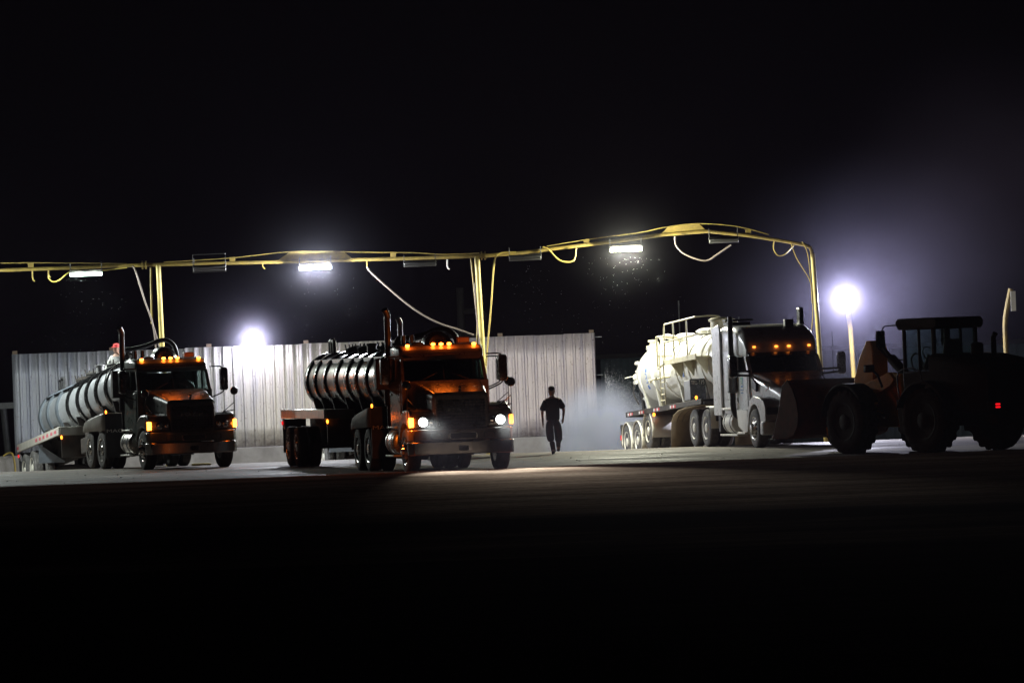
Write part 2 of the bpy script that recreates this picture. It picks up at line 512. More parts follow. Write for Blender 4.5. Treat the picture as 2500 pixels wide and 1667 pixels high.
# ------------------------------------------------------------------ day-cab tractor
def day_cab_tractor(label, loc, rz, paint, group, headlights=False, marker_w=6.0, turn_right='lit'):
    P = M[paint]
    t = thing('tractor_truck', label, 'truck', loc, rz, group)
    # chassis
    b = MB()
    for s in (-1, 1):
        b.box(s * .43 - .04, s * .43 + .04, .45, 7.55, .74, 1.0)
    for y in (.5, 1.6, 3.4, 4.4, 5.4, 6.4, 7.5):
        b.box(-.39, .39, y - .05, y + .05, .76, .98)
    b.box(-.36, .36, .55, 1.7, .62, 1.1)                      # engine sump
    for y in (.85, 5.22, 6.54):
        b.tube([(-.95, y, .50), (.95, y, .50)], .075, 8)
    for y in (5.22, 6.54):
        b.lathe([(.05, -.2), (.2, -.12), (.22, 0), (.2, .12), (.05, .2)], (0, y, .5), 'Y', 14)
    b.tube([(0, 1.6, .72), (0, 4.6, .55)], .06, 8)
    b.build('chassis', M['frame'], t)
    w5 = MB()
    w5.prism([(-.45, 4.95), (.45, 4.95), (.45, 5.6), (.12, 6.0), (0, 5.6), (-.12, 6.0), (-.45, 5.6)], 'Z', 1.02, 1.12)
    w5.build('fifth_wheel', M['frame'], t, bevel=.02)
    # bumper
    b = MB()
    plan = [(-1.21, .52), (-1.23, .22), (-1.14, .06), (-.8, -.02), (0, -.05), (.8, -.02), (1.14, .06), (1.23, .22), (1.21, .52), (1.14, .52), (1.1, .2), (-1.1, .2), (-1.14, .52)]
    b.prism(plan, 'Z', .40, .70)
    bump = b.build('bumper', M['dull_chrome'], t, bevel=.02)
    g = MB()
    g.prism(rrect(.11, .48, .60, .02), 'Y', -.056, -.02)
    g.build('licence_plate', M['gloss_black'], bump)
    b = MB()
    b.prism([(p[0] * .985, p[1] + .012) for p in plan], 'Z', .715, .985)
    fas = b.build('front_fascia', P, t, bevel=.025)
    for x, hw in ((0, .33), (-.62, .13), (.62, .13)):
        g = MB()
        ring = rrect(hw, .745, .90, .06)
        yy = -.047 if x == 0 else -.022
        g.loft([[(x + p[0] * 1.05, yy + .02, p[1]) for p in ring], [(x + p[0] * 1.05, yy - .006, p[1]) for p in ring], [(x + p[0] * .92, yy - .006, .8225 + (p[1] - .8225) * .85) for p in ring],
                [(x + p[0] * .90, yy + .02, .8225 + (p[1] - .8225) * .80) for p in ring]])
        g.build('air_intake', M['dull_chrome'] if x == 0 else M['black'], fas)
        if x == 0:
            h = MB()
            h.loft([[(p[0] * .93, yy - .003, .8225 + (p[1] - .8225) * .82) for p in ring], [(p[0] * .93, yy + .01, .8225 + (p[1] - .8225) * .82) for p in ring]])
            h.build('intake_mesh', M['black'], fas)
    # hood
    b = MB()
    st = [(.10, .60, .99, 1.74, .10), (.16, .66, .985, 1.82, .12), (.5, .70, .98, 1.89, .14), (1.2, .80, .98, 2.02, .15), (1.86, .90, .98, 2.10, .16)]
    b.loft([[(p[0], y, p[1]) for p in rrect(hw, z0, z1, r, 5)] for y, hw, z0, z1, r in st])
    hood = b.build('hood', P, t, sharp=28)
    # fenders
    for s in (-1, 1):
        b = MB()
        top = [(.10, 1.00), (.10, 1.28), (.18, 1.40), (.38, 1.46), (1.0, 1.44), (1.38, 1.30), (1.56, 1.0), (1.60, .80)]
        inner = [(.30 - .0, 1.00)] + arc(.85, .50, .60, 150, 20, 10) + [(1.46, .80)]
        # outline closed (front of the arch is cut by the bumper)
        poly = [(.10, .99), (.10, 1.28), (.18, 1.40), (.38, 1.46), (1.0, 1.44), (1.36, 1.30), (1.55, 1.0), (1.60, .74), (1.47, .74)] + arc(.85, .50, .62, 22, 128, 8) + [(.34, .99)]
        b.prism(poly, 'X', s * .60, s * 1.19)
        fd = b.build('fender', P, t, bevel=.045)
        # headlamp
        g = MB()
        ring = rrect(.215, 1.045, 1.27, .045)
        g.loft([[(s * .86 + p[0], .11, p[1]) for p in ring], [(s * .86 + p[0], .075, p[1]) for p in ring], [(s * .86 + p[0] * .93, .07, 1.157 + (p[1] - 1.157) * .9) for p in ring]])
        hl = g.build('headlight', M['lens'], t)
        for xx, rl_ in ((s * .045, .10), (-s * .135, .06)):
            c = MB()
            lit = headlights and rl_ > .08
            c.lathe([(rl_ * .97, .0), (rl_, -.012), (rl_ * .7, -.02), (.005, -.026)], (s * .86 + xx, .068, 1.157), 'Y', 18)
            c.build('headlamp_bulb', M['headlamp'] if lit else M['chrome'], hl)
            if lit:
                l = lamp('beam', 'SPOT', 15000.0, (.93, 1.0, .92), t, (s * .86 + xx, -.02, 1.157), spot_size=R(36), spot_blend=1.0, shadow_soft_size=.06)
                aim(l, (0, -1, -.18))
        g = MB()
        g.loft([[(s * 1.165 + p[0], .16, p[1]) for p in rrect(.055, 1.04, 1.27, .02)], [(s * 1.165 + p[0] * .9, .075, p[1]) for p in rrect(.05, 1.05, 1.26, .02)]])
        lit = s < 0 or turn_right == 'lit'
        g.build('turn_signal', M['amber' if lit else 'amber_soft'], t)
        if headlights:
            lamp('bulb', 'POINT', 34.0, (1.0, .19, .015), t, (s * 1.36, .34, 1.17), shadow_soft_size=.04)
        if lit:
            lamp('bulb', 'POINT', marker_w * .5, (1.0, .17, .012), t, (s * 1.15, -.02, 1.15), shadow_soft_size=.04)
    # grille
    b = MB()
    ring = rrect(.60, 1.0, 1.70, .07)
    b.loft([[(p[0], .115, p[1]) for p in ring], [(p[0], .07, p[1]) for p in ring], [(p[0] * .93, .07, 1.35 + (p[1] - 1.35) * .92) for p in ring], [(p[0] * .92, .10, 1.35 + (p[1] - 1.35) * .91) for p in ring]])
    gr = b.build('grille', P, t)
    b = MB()
    for k in range(9):
        z = 1.07 + k * .068
        b.box(-.56, .56, .075, .10, z, z + .022)
    for k in range(13):
        x = -.52 + k * .087
        b.box(x - .006, x + .006, .082, .098, 1.06, 1.64)
    b.build('grille_slats', M['gloss_black'], gr)
    b = MB()
    b.box(-.42, .42, .058, .072, 1.36, 1.47)
    bar = b.build('name_bar', M['gloss_black'], gr, bevel=.01)
    text('MACK', .12, 'lettering', M['dull_chrome'], gr, Matrix.Translation((0, .056, 1.415)) @ FRONT, .003, 1.9)
    b = MB()                                                    # hood ornament: a small standing dog
    b.tube([(0, .20, 1.83), (0, .20, 1.90)], [.03, .02], 8)
    b.loft([[(p[0] * k, y, 1.925 + p[1] * k) for p in [(.035 * math.cos(a * .785), .035 * math.sin(a * .785)) for a in range(8)]] for y, k in ((.12, .4), (.14, 1.0), (.19, 1.0), (.26, .8), (.32, .5))])
    b.tube([(-.015, .15, 1.83), (-.015, .15, 1.91)], .011, 6)
    b.tube([(.015, .15, 1.83), (.015, .15, 1.91)], .011, 6)
    b.build('hood_ornament', M['chrome'], t)
    # cab shell
    b = MB()
    b.prism([(1.78, .95), (1.78, 2.08), (2.2, 2.10), (3.35, 2.10), (3.38, 1.2), (3.35, .95)], 'X', -1.03, 1.03)
    b.loft([[(p[0], y, p[1]) for p in rrect(hw, z0, z1, .09, 5)] for y, hw, z0, z1 in ((2.00, .93, 2.60, 2.72), (2.04, .965, 2.58, 2.82), (2.20, 1.0, 2.58, 2.91), (2.8, 1.01, 2.58, 2.95), (3.3, 1.0, 2.58, 2.93), (3.36, .97, 2.60, 2.88))])
    for s in (-1, 1):
        b.loft([[(s * (x - w), y, z), (s * x, y, z), (s * x, y + .09, z), (s * (x - w), y + .09, z)] for x, w, y, z in ((1.02, .07, 1.80, 2.06), (.985, .06, 2.03, 2.62))])
        b.loft([[(s * .94, 3.16, z), (s * 1.02, 3.16, z), (s * 1.02, 3.35, z), (s * .94, 3.35, z)] for z in (2.08, 2.72)])
        b.box(s * .66 - .30, s * .66 + .30, 3.28, 3.345, 2.08, 2.70)
        b.box(s * .99 - .02, s * .99 + .02, 2.58, 2.64, 2.08, 2.70)
    b.build('cab', P, t, bevel=.02)
    g = MB()
    g.loft([[(-.97, 1.835, 2.09), (.97, 1.835, 2.09), (.945, 2.065, 2.60), (-.945, 2.065, 2.60)], [(-.97, 1.841, 2.09), (.97, 1.841, 2.09), (.945, 2.071, 2.60), (-.945, 2.071, 2.60)]])
    ws = g.build('windshield', M['glass'], t)
    g = MB()
    g.box(-.012, .012, 1.815, 1.835, 2.08, 2.10)
    g.tube([(0, 1.828, 2.09), (0, 2.058, 2.60)], .014, 6)
    g.build('centre_strip', M['black'], ws)
    for s in (-1, 1):
        w = MB()
        w.tube([(s * .55, 1.80, 2.10), (s * .15, 1.90, 2.28)], .010, 6)
        w.build('wiper', M['black'], t)
        d = MB()
        d.prism([(1.90, 1.0), (1.90, 2.04), (3.10, 2.04), (3.10, 1.0)], 'X', s * 1.028, s * 1.05)
        dr = d.build('door', P, t, bevel=.015)
        h = MB()
        h.box(s * 1.062 - .012, s * 1.062 + .012, 2.86, 3.02, 1.78, 1.83)
        h.build('handle', M['black'], dr, bevel=.008)
        g = MB()
        g.loft([[(s * x0, 2.0 + dy, 2.10), (s * x0, 3.15, 2.10), (s * (x0 - .03), 3.15, 2.59), (s * (x0 - .03), 2.2, 2.59)] for x0, dy in ((1.005, 0), (.999, 0))])
        g.build('side_window', M['glass'], t)
        side_mirror(t, s, 1.95, 2.62, 2.06, 1.40)
        hood_mirror(t, s, s * .95, .45, 1.46, s * 1.22, .25, 1.95)
        # steps and fuel tank
        f = MB()
        f.lathe([(.02, 0), (.24, .0), (.30, .03), (.31, .06), (.31, .94), (.30, .97), (.24, 1.0), (.02, 1.0)], (s * .86, 2.35, .70), 'Y', 28)
        ft = f.build('fuel_tank', M['alu'], t)
        for yy in (2.6, 3.1):
            q = MB()
            q.lathe([(.315, -.03), (.322, -.03), (.322, .03), (.315, .03)], (s * .86, yy, .70), 'Y', 28)
            q.build('tank_strap', M['steel'], ft)
        q = MB()
        q.box(s * 1.02 - .14, s * 1.02 + .14, 2.35, 3.35, .36, .40)
        q.build('step', M['rail_alu'], t, bevel=.008)
        q = MB()
        q.box(s * .98 - .14, s * .98 + .14, 2.40, 3.30, 1.02, 1.06)
        q.build('step', M['rail_alu'], t, bevel=.008)
        wheel(t, s * 1.19, .85, .515, s, w=.30, kind='front', rim=M['chrome'])
        for y in (5.22, 6.54):
            wheel(t, s * 1.22, y, .515, s, dual=True)
        # fender over the tandem, with its front mud flap
        prof = [(7.12, 1.0), (7.10, 1.14), (6.95, 1.27), (6.6, 1.34), (5.2, 1.49), (4.64, 1.52)]
        b = MB()
        rows = [[(s * .60, y, z) for y, z in prof], [(s * 1.20, y, z) for y, z in prof], [(s * 1.235, y, z - .03) for y, z in prof],
                [(s * 1.24, y, 1.0 + .02 * (7.12 - y)) for i, (y, z) in enumerate(prof)]]
        b.sheet(rows)
        b.build('tandem_fender', M['fender_grey'], t, thick=.018)
        b = MB()
        b.box(s * .90 - .33, s * .90 + .33, 4.62, 4.64, .30, 1.50)
        fl = b.build('mud_flap', M['black'], t)
        text('MACK', .13, 'lettering', M['letter'], fl, Matrix.Translation((s * .90, 4.617, 1.03)) @ FRONT, .002, 1.7)
        marker(t, 'side_marker', s * 1.2, 4.63, 1.55, 'amber_soft', (.025, .02, .05))
    # roof lamps
    for x in (-.78, -.17, .02, .21, .80):
        zz = 2.94 if abs(x) < .5 else 2.92
        marker(t, 'roof_marker', x, 2.19, zz, 'amber', (.05, .04, .035), marker_w)
    b = MB()
    b.box(.48, .76, 2.45, 2.65, 2.95, 3.09)
    b.build('roof_beacon', M['amber_dull'], t, bevel=.02)
    b = MB()
    b.lathe([(.16, 0), (.15, .03), (.12, .05), (.02, .06)], (-.42, 2.8, 2.945), 'Z', 16)
    b.build('roof_vent', M['black'], t)
    # interior
    for s in (-1, 1):
        b = MB()
        b.box(s * .5 - .25, s * .5 + .25, 2.55, 3.05, 1.45, 1.62)
        b.prism([(3.0, 1.6), (3.16, 2.4), (3.24, 2.4), (3.12, 1.5)], 'X', s * .5 - .23, s * .5 + .23)
        b.box(s * .5 - .13, s * .5 + .13, 3.13, 3.20, 2.36, 2.56)
        b.build('seat', M['seat'], t, bevel=.04)
    b = MB()
    b.prism([(1.86, 1.6), (1.86, 2.02), (2.05, 2.11), (2.25, 2.06), (2.3, 1.6)], 'X', -.98, .98)
    b.build('dashboard', M['dash'], t, bevel=.02)
    b = MB()
    ring = [(.5 + .22 * math.cos(2 * math.pi * k / 20), 2.42 + .10 * math.sin(2 * math.pi * k / 20), 2.14 + .19 * math.sin(2 * math.pi * k / 20)) for k in range(21)]
    b.tube(ring, .016, 6)
    b.tube([(.28, 2.42, 2.14), (.72, 2.42, 2.14)], .014, 6)
    b.tube([(.5, 2.42, 2.14), (.5, 2.25, 1.95)], .03, 6)
    b.build('steering_wheel', M['black'], t)
    # exhaust stack on its near side, air gear behind the cab
    b = MB()
    b.tube(spline([(-.85, 2.9, .8), (-.95, 3.25, .82), (-1.0, 3.36, 1.05), (-1.0, 3.38, 1.5), (-1.0, 3.38, 3.4), (-1.0, 3.36, 3.66), (-1.07, 3.31, 3.80)], 6), .075, 14)
    b.build('exhaust_stack', M['stack_metal'], t)
    b = MB()
    b.lathe([(.08, 0), (.13, .03), (.13, .87), (.08, .9)], (-1.0, 3.38, 1.55), 'Z', 20)
    b.build('muffler', M['stack_metal'], t)
    b = MB()
    b.box(-1.36, -1.05, 3.12, 3.36, 1.92, 2.66)
    b.build('side_locker', M['frame'], t, bevel=.03)
    for x in (.62, .82):
        b = MB()
        b.tube([(x - 1.2, 3.62, 1.2), (x - 1.2, 3.62, 3.18)], .055, 12)
        b.build('air_pipe', M['stack_metal'], t)
    b = MB()
    b.lathe([(.02, -.30), (.24, -.28), (.33, -.2), (.36, 0), (.33, .2), (.24, .28), (.02, .30)], (.22, 3.70, 2.92), 'Y', 24)
    b.build('blower_housing', M['gloss_black'], t)
    b = MB()
    b.box(-.7, .7, 3.42, 3.98, 1.12, 2.56)
    b.build('pump_cabinet', M['frame'], t, bevel=.04)
    return t

# ------------------------------------------------------------------ ribbed tank trailer
def tank_trailer(label, loc, rz, pitch, skin, group, wheel_z=0.0, rub='rubber', soft='steel', rail_m='rail_alu', open_valves=True):
    t = thing('tank_trailer', label, 'tank trailer', loc, rz, group, pitch)
    CZ, TR = 2.17, .69
    b = MB()
    b.lathe([(.02, -.52), (.30, -.50), (.52, -.42), (.64, -.26), (TR, -.05), (TR, 11.45), (.64, 11.66), (.52, 11.82), (.30, 11.90), (.02, 11.92)], (0, 0, CZ), 'Y', 56)
    b.build('tank', M[skin], t)
    blacks = (M['gloss_black'],) * 3
    for i, y in enumerate((11.45, 10.2, 8.7, 7.0, 5.45, 4.1, 2.65, 1.2)):
        hw_ = .13 if soft == 'steel' else .17
        q = MB()
        q.lathe([(TR - .01, -hw_), (TR + .055, -hw_ + .005), (TR + .062, -hw_ + .03), (TR + .062, hw_ - .03), (TR + .055, hw_ - .005), (TR - .01, hw_)], (0, y, CZ), 'Y', 56)
        q.build('tank_band', M['band_grey'] if (soft == 'steel' and i < 3) else M['gloss_black'], t)
    # spill trough along the top
    for s in (-1, 1):
        b = MB()
        x0 = s * .50
        b.prism([(x0 - .02, CZ + .45), (x0 + .02, CZ + .45), (x0 + .02, CZ + .55), (x0 - .02, CZ + .55)], 'Y', -.1, 11.3)
        b.build('top_rail', M['gloss_black' if s > 0 or soft == 'steel' else 'steel'], t)
    # manholes and valves on top
    for y, r_ in ((3.0, .26), (5.9, .30), (7.8, .24)):
        b = MB()
        b.lathe([(r_, -.06), (r_, .06), (r_ * 1.12, .07), (r_ * 1.12, .10), (r_ * .8, .15), (.02, .19)], (0, y, CZ + TR), 'Z', 22)
        for k in range(6):
            a = k * math.pi / 3
            b.tube([(r_ * 1.05 * math.cos(a), y + r_ * 1.05 * math.sin(a), CZ + TR + .02), (r_ * 1.2 * math.cos(a), y + r_ * 1.2 * math.sin(a), CZ + TR + .22)], .018, 6)
        b.build('manhole', M['frame'], t)
    b = MB()
    b.tube([(-.15, 10.9, CZ + .6), (-.15, 10.9, CZ + 1.02), (-.15, 10.25, CZ + 1.02), (-.15, 10.25, CZ + .72)], .05, 10)
    b.tube([(-.15, 10.55, CZ + .68), (-.15, 10.55, CZ + 1.10)], .06, 10)
    b.build('vent_pipe', M['black'], t)
    b = MB()
    b.lathe([(.12, 0), (.12, .22), (.15, .22), (.15, .26), (.05, .28)], (-.25, 4.2, CZ + .62), 'Z', 14)
    b.build('relief_valve', M['steel'], t)
    # valve cluster and hose over the front
    b = MB()
    b.tube([(-.20, .5, CZ + .5), (-.20, .5, CZ + .95)], .07, 12)
    b.lathe([(.14, 0), (.14, .05)], (-.20, .5, CZ + .88), 'Z', 14)
    b.lathe([(.13, 0), (.13, .05)], (-.20, .5, CZ + .76), 'Z', 14)
    b.tube([(-.42, .45, CZ + .82), (.05, .5, CZ + .84)], .04, 8)
    b.tube([(-.05, .5, CZ + .7), (-.05, .5, CZ + .98)], .04, 8)
    b.build('valve_manifold', M['frame'], t)
    b = MB()
    b.tube(spline([(-.34, .3, CZ + .84), (-.30, .25, CZ + .95), (-.1, .2, CZ + .96), (.25, .0, CZ + 1.02), (.60, -.1, CZ + 1.14), (.82, -.2, CZ + 1.12), (.98, -.3, CZ + .92), (1.0, -.4, CZ + .5), (.8, -.6, CZ - .1)], 7), .062, 12)
    b.build('vacuum_hose', M['hose_black'], t)
    # frame, landing gear
    b = MB()
    for s in (-1, 1):
        b.box(s * .42 - .05, s * .42 + .05, -.9, 2.0, 1.16, 1.32)
        b.box(s * .42 - .05, s * .42 + .05, 2.0, 12.3, 1.08, 1.34)
    for y in (-.8, .6, 2.2, 4.0, 6.0, 8.0, 9.6, 10.9, 12.25):
        b.box(-.37, .37, y - .06, y + .06, 1.12, 1.32)
        if 0 < y < 11.5:
            b.prism([(-.55, 1.34), (.55, 1.34), (.66, 1.75), (-.66, 1.75)], 'Y', y - .04, y + .04)
    for y in (10.4, 11.7):
        b.tube([(-.95, y, .515 + wheel_z), (.95, y, .515 + wheel_z)], .075, 8)
        b.box(-.5, -.36, y - .3, y + .3, .55 + wheel_z, 1.1)
        b.box(.36, .5, y - .3, y + .3, .55 + wheel_z, 1.1)
    b.build('trailer_frame', M['frame'], t)
    for s in (-1, 1):
        b = MB()
        b.box(s * .72 - .07, s * .72 + .07, 2.55, 2.69, .52, 1.3)
        b.box(s * .72 - .15, s * .72 + .15, 2.47, 2.77, .44, .52)
        b.build('landing_leg', M['steel'], t)
        # deck over the wheels: side rail with reflective tape, front panel
        b = MB()
        b.box(s * 1.2 - .035, s * 1.2 + .035, 5.8, 12.6, 1.24, 1.47)
        rl = b.build('deck_rail', M[rail_m], t, bevel=.01)
        b = MB()
        b.box(min(s * .45, s * 1.16), max(s * .45, s * 1.16), 5.8, 5.84, 1.22, 1.468)
        b.build('deck_front', M['fender_grey'], t, bevel=.008)
        b = MB()
        b.box(min(s * .45, s * 1.16), max(s * .45, s * 1.16), 5.845, 12.58, 1.44, 1.463)
        b.build('deck_plate', M['fender_grey'], t)
        b = MB()
        b.box(s * .48 - .02, s * .48 + .02, 5.95, 12.4, .62, 1.43)
        b.build('inner_skirt', M['frame'], t)
        if s < 0 and soft == 'steel':
            for y in (6.15, 6.75, 7.4, 8.0, 8.6, 9.2, 12.3):
                q = MB()
                q.box(-1.2385, -1.2352, y, y + .32, 1.31, 1.40)
                q.build('reflective_tape', M['pink_red'], rl)
        marker(t, 'side_marker', s * 1.15, 5.82, 1.17, 'amber_soft', (.03, .02, .055))
        for y in (10.4, 11.7):
            wheel(t, s * 1.22, y, .515 + wheel_z, s, dual=True, rim=M['fender_white'] if rub == 'dusty_rubber' else M['alu'], rub=M[rub], tread=.018 if rub == 'dusty_rubber' else 0)
        b = MB()
        b.box(s * .9 - .31, s * .9 + .31, 12.50, 12.52, .35 + wheel_z, 1.22)
        b.build('mud_flap', M['black'], t)
        b = MB()
        b.prism([(12.45, 1.23), (12.6, 1.23), (12.6, 1.02), (12.2, .95)], 'X', s * 1.18 - .02, s * 1.18 + .02)
        b.build('lamp_bracket', M['steel'], t)
        q = MB()
        q.lathe([(.05, 0), (.05, .02), (.03, .03), (.005, .035)], (s * 1.21 if s > 0 else -1.24, 12.45, 1.12), 'X', 12)
        q.build('rear_marker', M['red_lamp'], t)
    b = MB()
    b.box(-.62, .62, 2.9, 5.75, .66, 1.10)
    b.build('hose_tray', M['frame'], t, bevel=.03)
    b = MB()
    b.box(-1.15, 1.15, 5.86, 5.90, .60, 1.22)
    b.build('deck_apron', M['frame'], t)
    if soft != 'steel':
        return t
    b = MB()                                                    # splash guard ahead of the axles
    b.loft([[(-1.18, 9.3, 1.24), (-1.16, 9.5, .70), (-.45, 8.9, .66)], [(-1.18, 9.33, 1.24), (-1.16, 9.53, .70), (-.45, 8.93, .66)]])
    b.build('splash_guard', M['band_grey'], t)
    return t
# ------------------------------------------------------------------ white sleeper tractor
def sleeper_tractor(label, loc, rz):
    P = M['white_paint']
    t = thing('tractor_truck', label, 'truck', loc, rz)
    b = MB()
    for s in (-1, 1):
        b.box(s * .43 - .04, s * .43 + .04, .5, 8.3, .74, 1.0)
    for y in (.6, 1.9, 3.5, 5.4, 6.8, 8.2):
        b.box(-.39, .39, y - .05, y + .05, .76, .98)
    for y in (1.2, 6.14, 7.46):
        b.tube([(-.95, y, .50), (.95, y, .50)], .075, 8)
    b.box(-.36, .36, .6, 2.2, .62, 1.1)
    b.build('chassis', M['frame'], t)
    w5 = MB()
    w5.prism([(-.45, 6.35), (.45, 6.35), (.45, 7.0), (.12, 7.4), (0, 7.0), (-.12, 7.4), (-.45, 7.0)], 'Z', 1.02, 1.12)
    w5.build('fifth_wheel', M['frame'], t, bevel=.02)
    # hood, narrowing and dropping to the nose
    b = MB()
    st = [(.06, .55, .85, 1.32, .14), (.14, .66, .80, 1.42, .16), (.5, .74, .80, 1.56, .18), (1.2, .84, .85, 1.76, .18), (1.8, .94, .9, 1.90, .17), (2.16, 1.0, .9, 1.98, .15)]
    b.loft([[(p[0], y, p[1]) for p in rrect(hw, z0, z1, r, 5)] for y, hw, z0, z1, r in st])
    hood = b.build('hood', P, t, sharp=30)
    for s in (-1, 1):
        b = MB()
        b.prism([(1.62, 1.68), (2.04, 1.86), (2.04, 1.58), (1.66, 1.48)], 'X', s * .915, s * .985)
        b.build('hood_vent', M['black'], hood)
        b = MB()
        poly = [(.10, .72), (.10, 1.05), (.25, 1.22), (.65, 1.32), (1.2, 1.36), (1.6, 1.28), (1.86, 1.02), (1.95, .62), (1.84, .50)] + arc(1.2, .52, .63, 0, 165, 10) + [(.56, .62), (.2, .62)]
        b.prism(poly, 'X', s * .62, s * 1.17)
        b.build('fender', P, t, bevel=.06)
        g = MB()
        g.loft([[(s * .95 + p[0], .16, p[1]) for p in rrect(.2, .86, 1.08, .05)], [(s * .95 + p[0] * .9, .07, p[1]) for p in rrect(.2, .88, 1.05, .05)]])
        g.build('headlight', M['lens'], t)
    b = MB()
    b.prism([(-1.2, .55), (-1.22, .25), (-1.05, .03), (-.6, -.03), (.6, -.03), (1.05, .03), (1.22, .25), (1.2, .55)], 'Z', .34, .70)
    b.build('bumper', P, t, bevel=.04)
    b = MB()
    b.loft([[(p[0], .07, p[1]) for p in rrect(.5, .74, 1.28, .1)], [(p[0] * .96, .02, 1.0 + (p[1] - 1.0) * .95) for p in rrect(.5, .74, 1.28, .1)]])
    b.build('grille', M['black'], t)
    # cab: lower body, windscreen frame, raised roof, all one shell
    b = MB()
    b.prism([(2.12, .95), (2.14, 1.95), (2.3, 2.0), (3.5, 2.0), (3.5, .80), (2.3, .80)], 'X', -1.04, 1.04)
    b.loft([[(p[0], y, p[1]) for p in rrect(hw, z0, z1, r, 6)] for y, hw, z0, z1, r in ((2.50, .90, 2.40, 2.48, .03), (2.55, .97, 2.38, 2.66, .09), (2.72, 1.0, 2.36, 2.90, .14), (3.05, 1.03, 2.36, 3.12, .2), (3.6, 1.06, 2.36, 3.25, .22), (4.6, 1.08, 2.36, 3.28, .22), (5.05, 1.08, 2.36, 3.22, .22))])
    for s in (-1, 1):
        b.loft([[(s * (x - .10), y, z), (s * x, y, z), (s * x, y + .16, z), (s * (x - .10), y + .16, z)] for x, y, z in ((1.03, 2.14, 1.97), (1.01, 2.50, 2.42))])
        b.box(s * .99 - .045, s * .99 + .045, 3.28, 3.5, 1.99, 2.42)
    b.build('cab', P, t, bevel=.025)
    g = MB()
    g.loft([[(-.97, 2.18 + d, 1.97), (.97, 2.18 + d, 1.97), (.93, 2.53 + d, 2.42), (-.93, 2.53 + d, 2.42)] for d in (0, .006)])
    ws = g.build('windshield', M['glass_dark'], t)
    g = MB()
    g.tube([(0, 2.172, 1.98), (0, 2.525, 2.42)], .013, 6)
    g.build('centre_strip', M['black'], ws)
    b = MB()
    b.prism([(2.40, 2.42), (2.52, 2.52), (2.56, 2.46), (2.46, 2.38)], 'X', -.95, .95)
    b.build('sun_visor', M['gloss_black'], t, bevel=.015)
    # sleeper box
    b = MB()
    b.loft([[(p[0], y, p[1]) for p in rrect(1.08, .78, 2.62, .06, 4)] for y in (3.51, 5.1)])
    sl = b.build('sleeper', P, t, bevel=.02)
    for s in (-1, 1):
        b = MB()
        b.loft([[(s * (1.10 + dx), y, z) for y, z in ((4.62, .85), (4.62, 3.18), (4.72, 3.30), (5.45, 3.22), (5.45, .85))] for dx in (0, .05)])
        b.build('side_extender', P, t, bevel=.02)
        for z0, z1 in ((2.0, 2.4), (1.3, 1.95), (.9, 1.24)):
            q = MB()
            q.loft([[(s * x, 4.15 + p[0] * 1.0, (z0 + z1) / 2 + p[1]) for p in rrect(.32, -(z1 - z0) / 2, (z1 - z0) / 2, .06)] for x in (1.078, 1.094)])
            lk = q.build('locker_door', P, sl, bevel=.008)
        q = MB()
        q.box(s * 1.098 - .006, s * 1.098 + .006, 4.0, 4.04, 1.45, 1.8)
        q.build('handle', M['black'], sl)
        d = MB()
        d.prism([(2.22, .86), (2.22, 1.96), (3.42, 1.96), (3.42, .86)], 'X', s * 1.038, s * 1.058)
        dr = d.build('door', P, t, bevel=.015)
        q = MB()
        q.lathe([(.075, 0), (.075, .012), (.05, .014), (.045, .004), (.005, .004)] if s > 0 else [(.075, 0), (.075, -.012), (.05, -.014), (.045, -.004), (.005, -.004)], (s * 1.06, 3.2, 1.26), 'X', 16)
        q.build('handle', M['dull_chrome'], dr)
        g = MB()
        g.prism([(2.32, 2.0), (3.28, 2.0), (3.28, 2.42), (2.60, 2.42)], 'X', s * 1.0, s * 1.006)
        g.build('side_window', M['glass_dark'], t)
        # mirror on two flat arms
        b = MB()
        b.tube([(s * 1.0, 2.12, 2.02), (s * 1.42, 2.0, 2.03)], .028, 8)
        b.tube([(s * 1.0, 2.12, 1.90), (s * 1.42, 2.0, 1.93)], .028, 8)
        b.build('mirror_arm', M['black'], t)
        q = MB()
        q.loft([[(s * 1.50 + p[0] * k, 2.0 + dy, 2.16 + p[1] * k) for p in rrect(.11, -.30, .30, .07)] for dy, k in ((-.10, .6), (-.08, .93), (-.03, 1.0), (.06, 1.0))])
        q.build('mirror', M['gloss_black'], t)
        # steps, tank
        f = MB()
        f.lathe([(.02, 0), (.24, 0), (.30, .03), (.31, .06), (.31, .94), (.30, .97), (.24, 1.0), (.02, 1.0)], (s * .86, 3.55, .66), 'Y', 28)
        ft = f.build('fuel_tank', M['fender_white'], t)
        for yy in (3.75, 4.35):
            q = MB()
            q.lathe([(.315, -.025), (.322, -.025), (.322, .025), (.315, .025)], (s * .86, yy, .66), 'Y', 28)
            q.build('tank_strap', M['black'], ft)
        for y0, y1, z in ((2.2, 3.0, .36), (3.0, 4.8, .30), (3.5, 4.6, 1.0)):
            q = MB()
            q.box(s * 1.02 - .15, s * 1.02 + .15, y0, y1, z, z + .05)
            q.build('step', M['fender_white'], t, bevel=.01)
        q = MB()
        q.prism([(2.1, 1.0), (3.2, 1.0), (3.05, .55), (2.5, .40), (2.1, .40)], 'X', s * .6, s * 1.12)
        q.build('battery_box', M['fender_white'], t, bevel=.02)
        q = MB()
        q.box(s * .98 - .12, s * .98 + .12, 4.95, 5.2, .40, .95)
        q.build('frame_bracket', M['frame'], t, bevel=.02)
        wheel(t, s * 1.19, 1.2, .515, s, w=.30, kind='front', rim=M['alu'], rub=M['dusty_rubber'])
        for y in (6.14, 7.46):
            wheel(t, s * 1.22, y, .515, s, dual=True, rim=M['fender_white'], rub=M['dusty_rubber'], tread=.012)
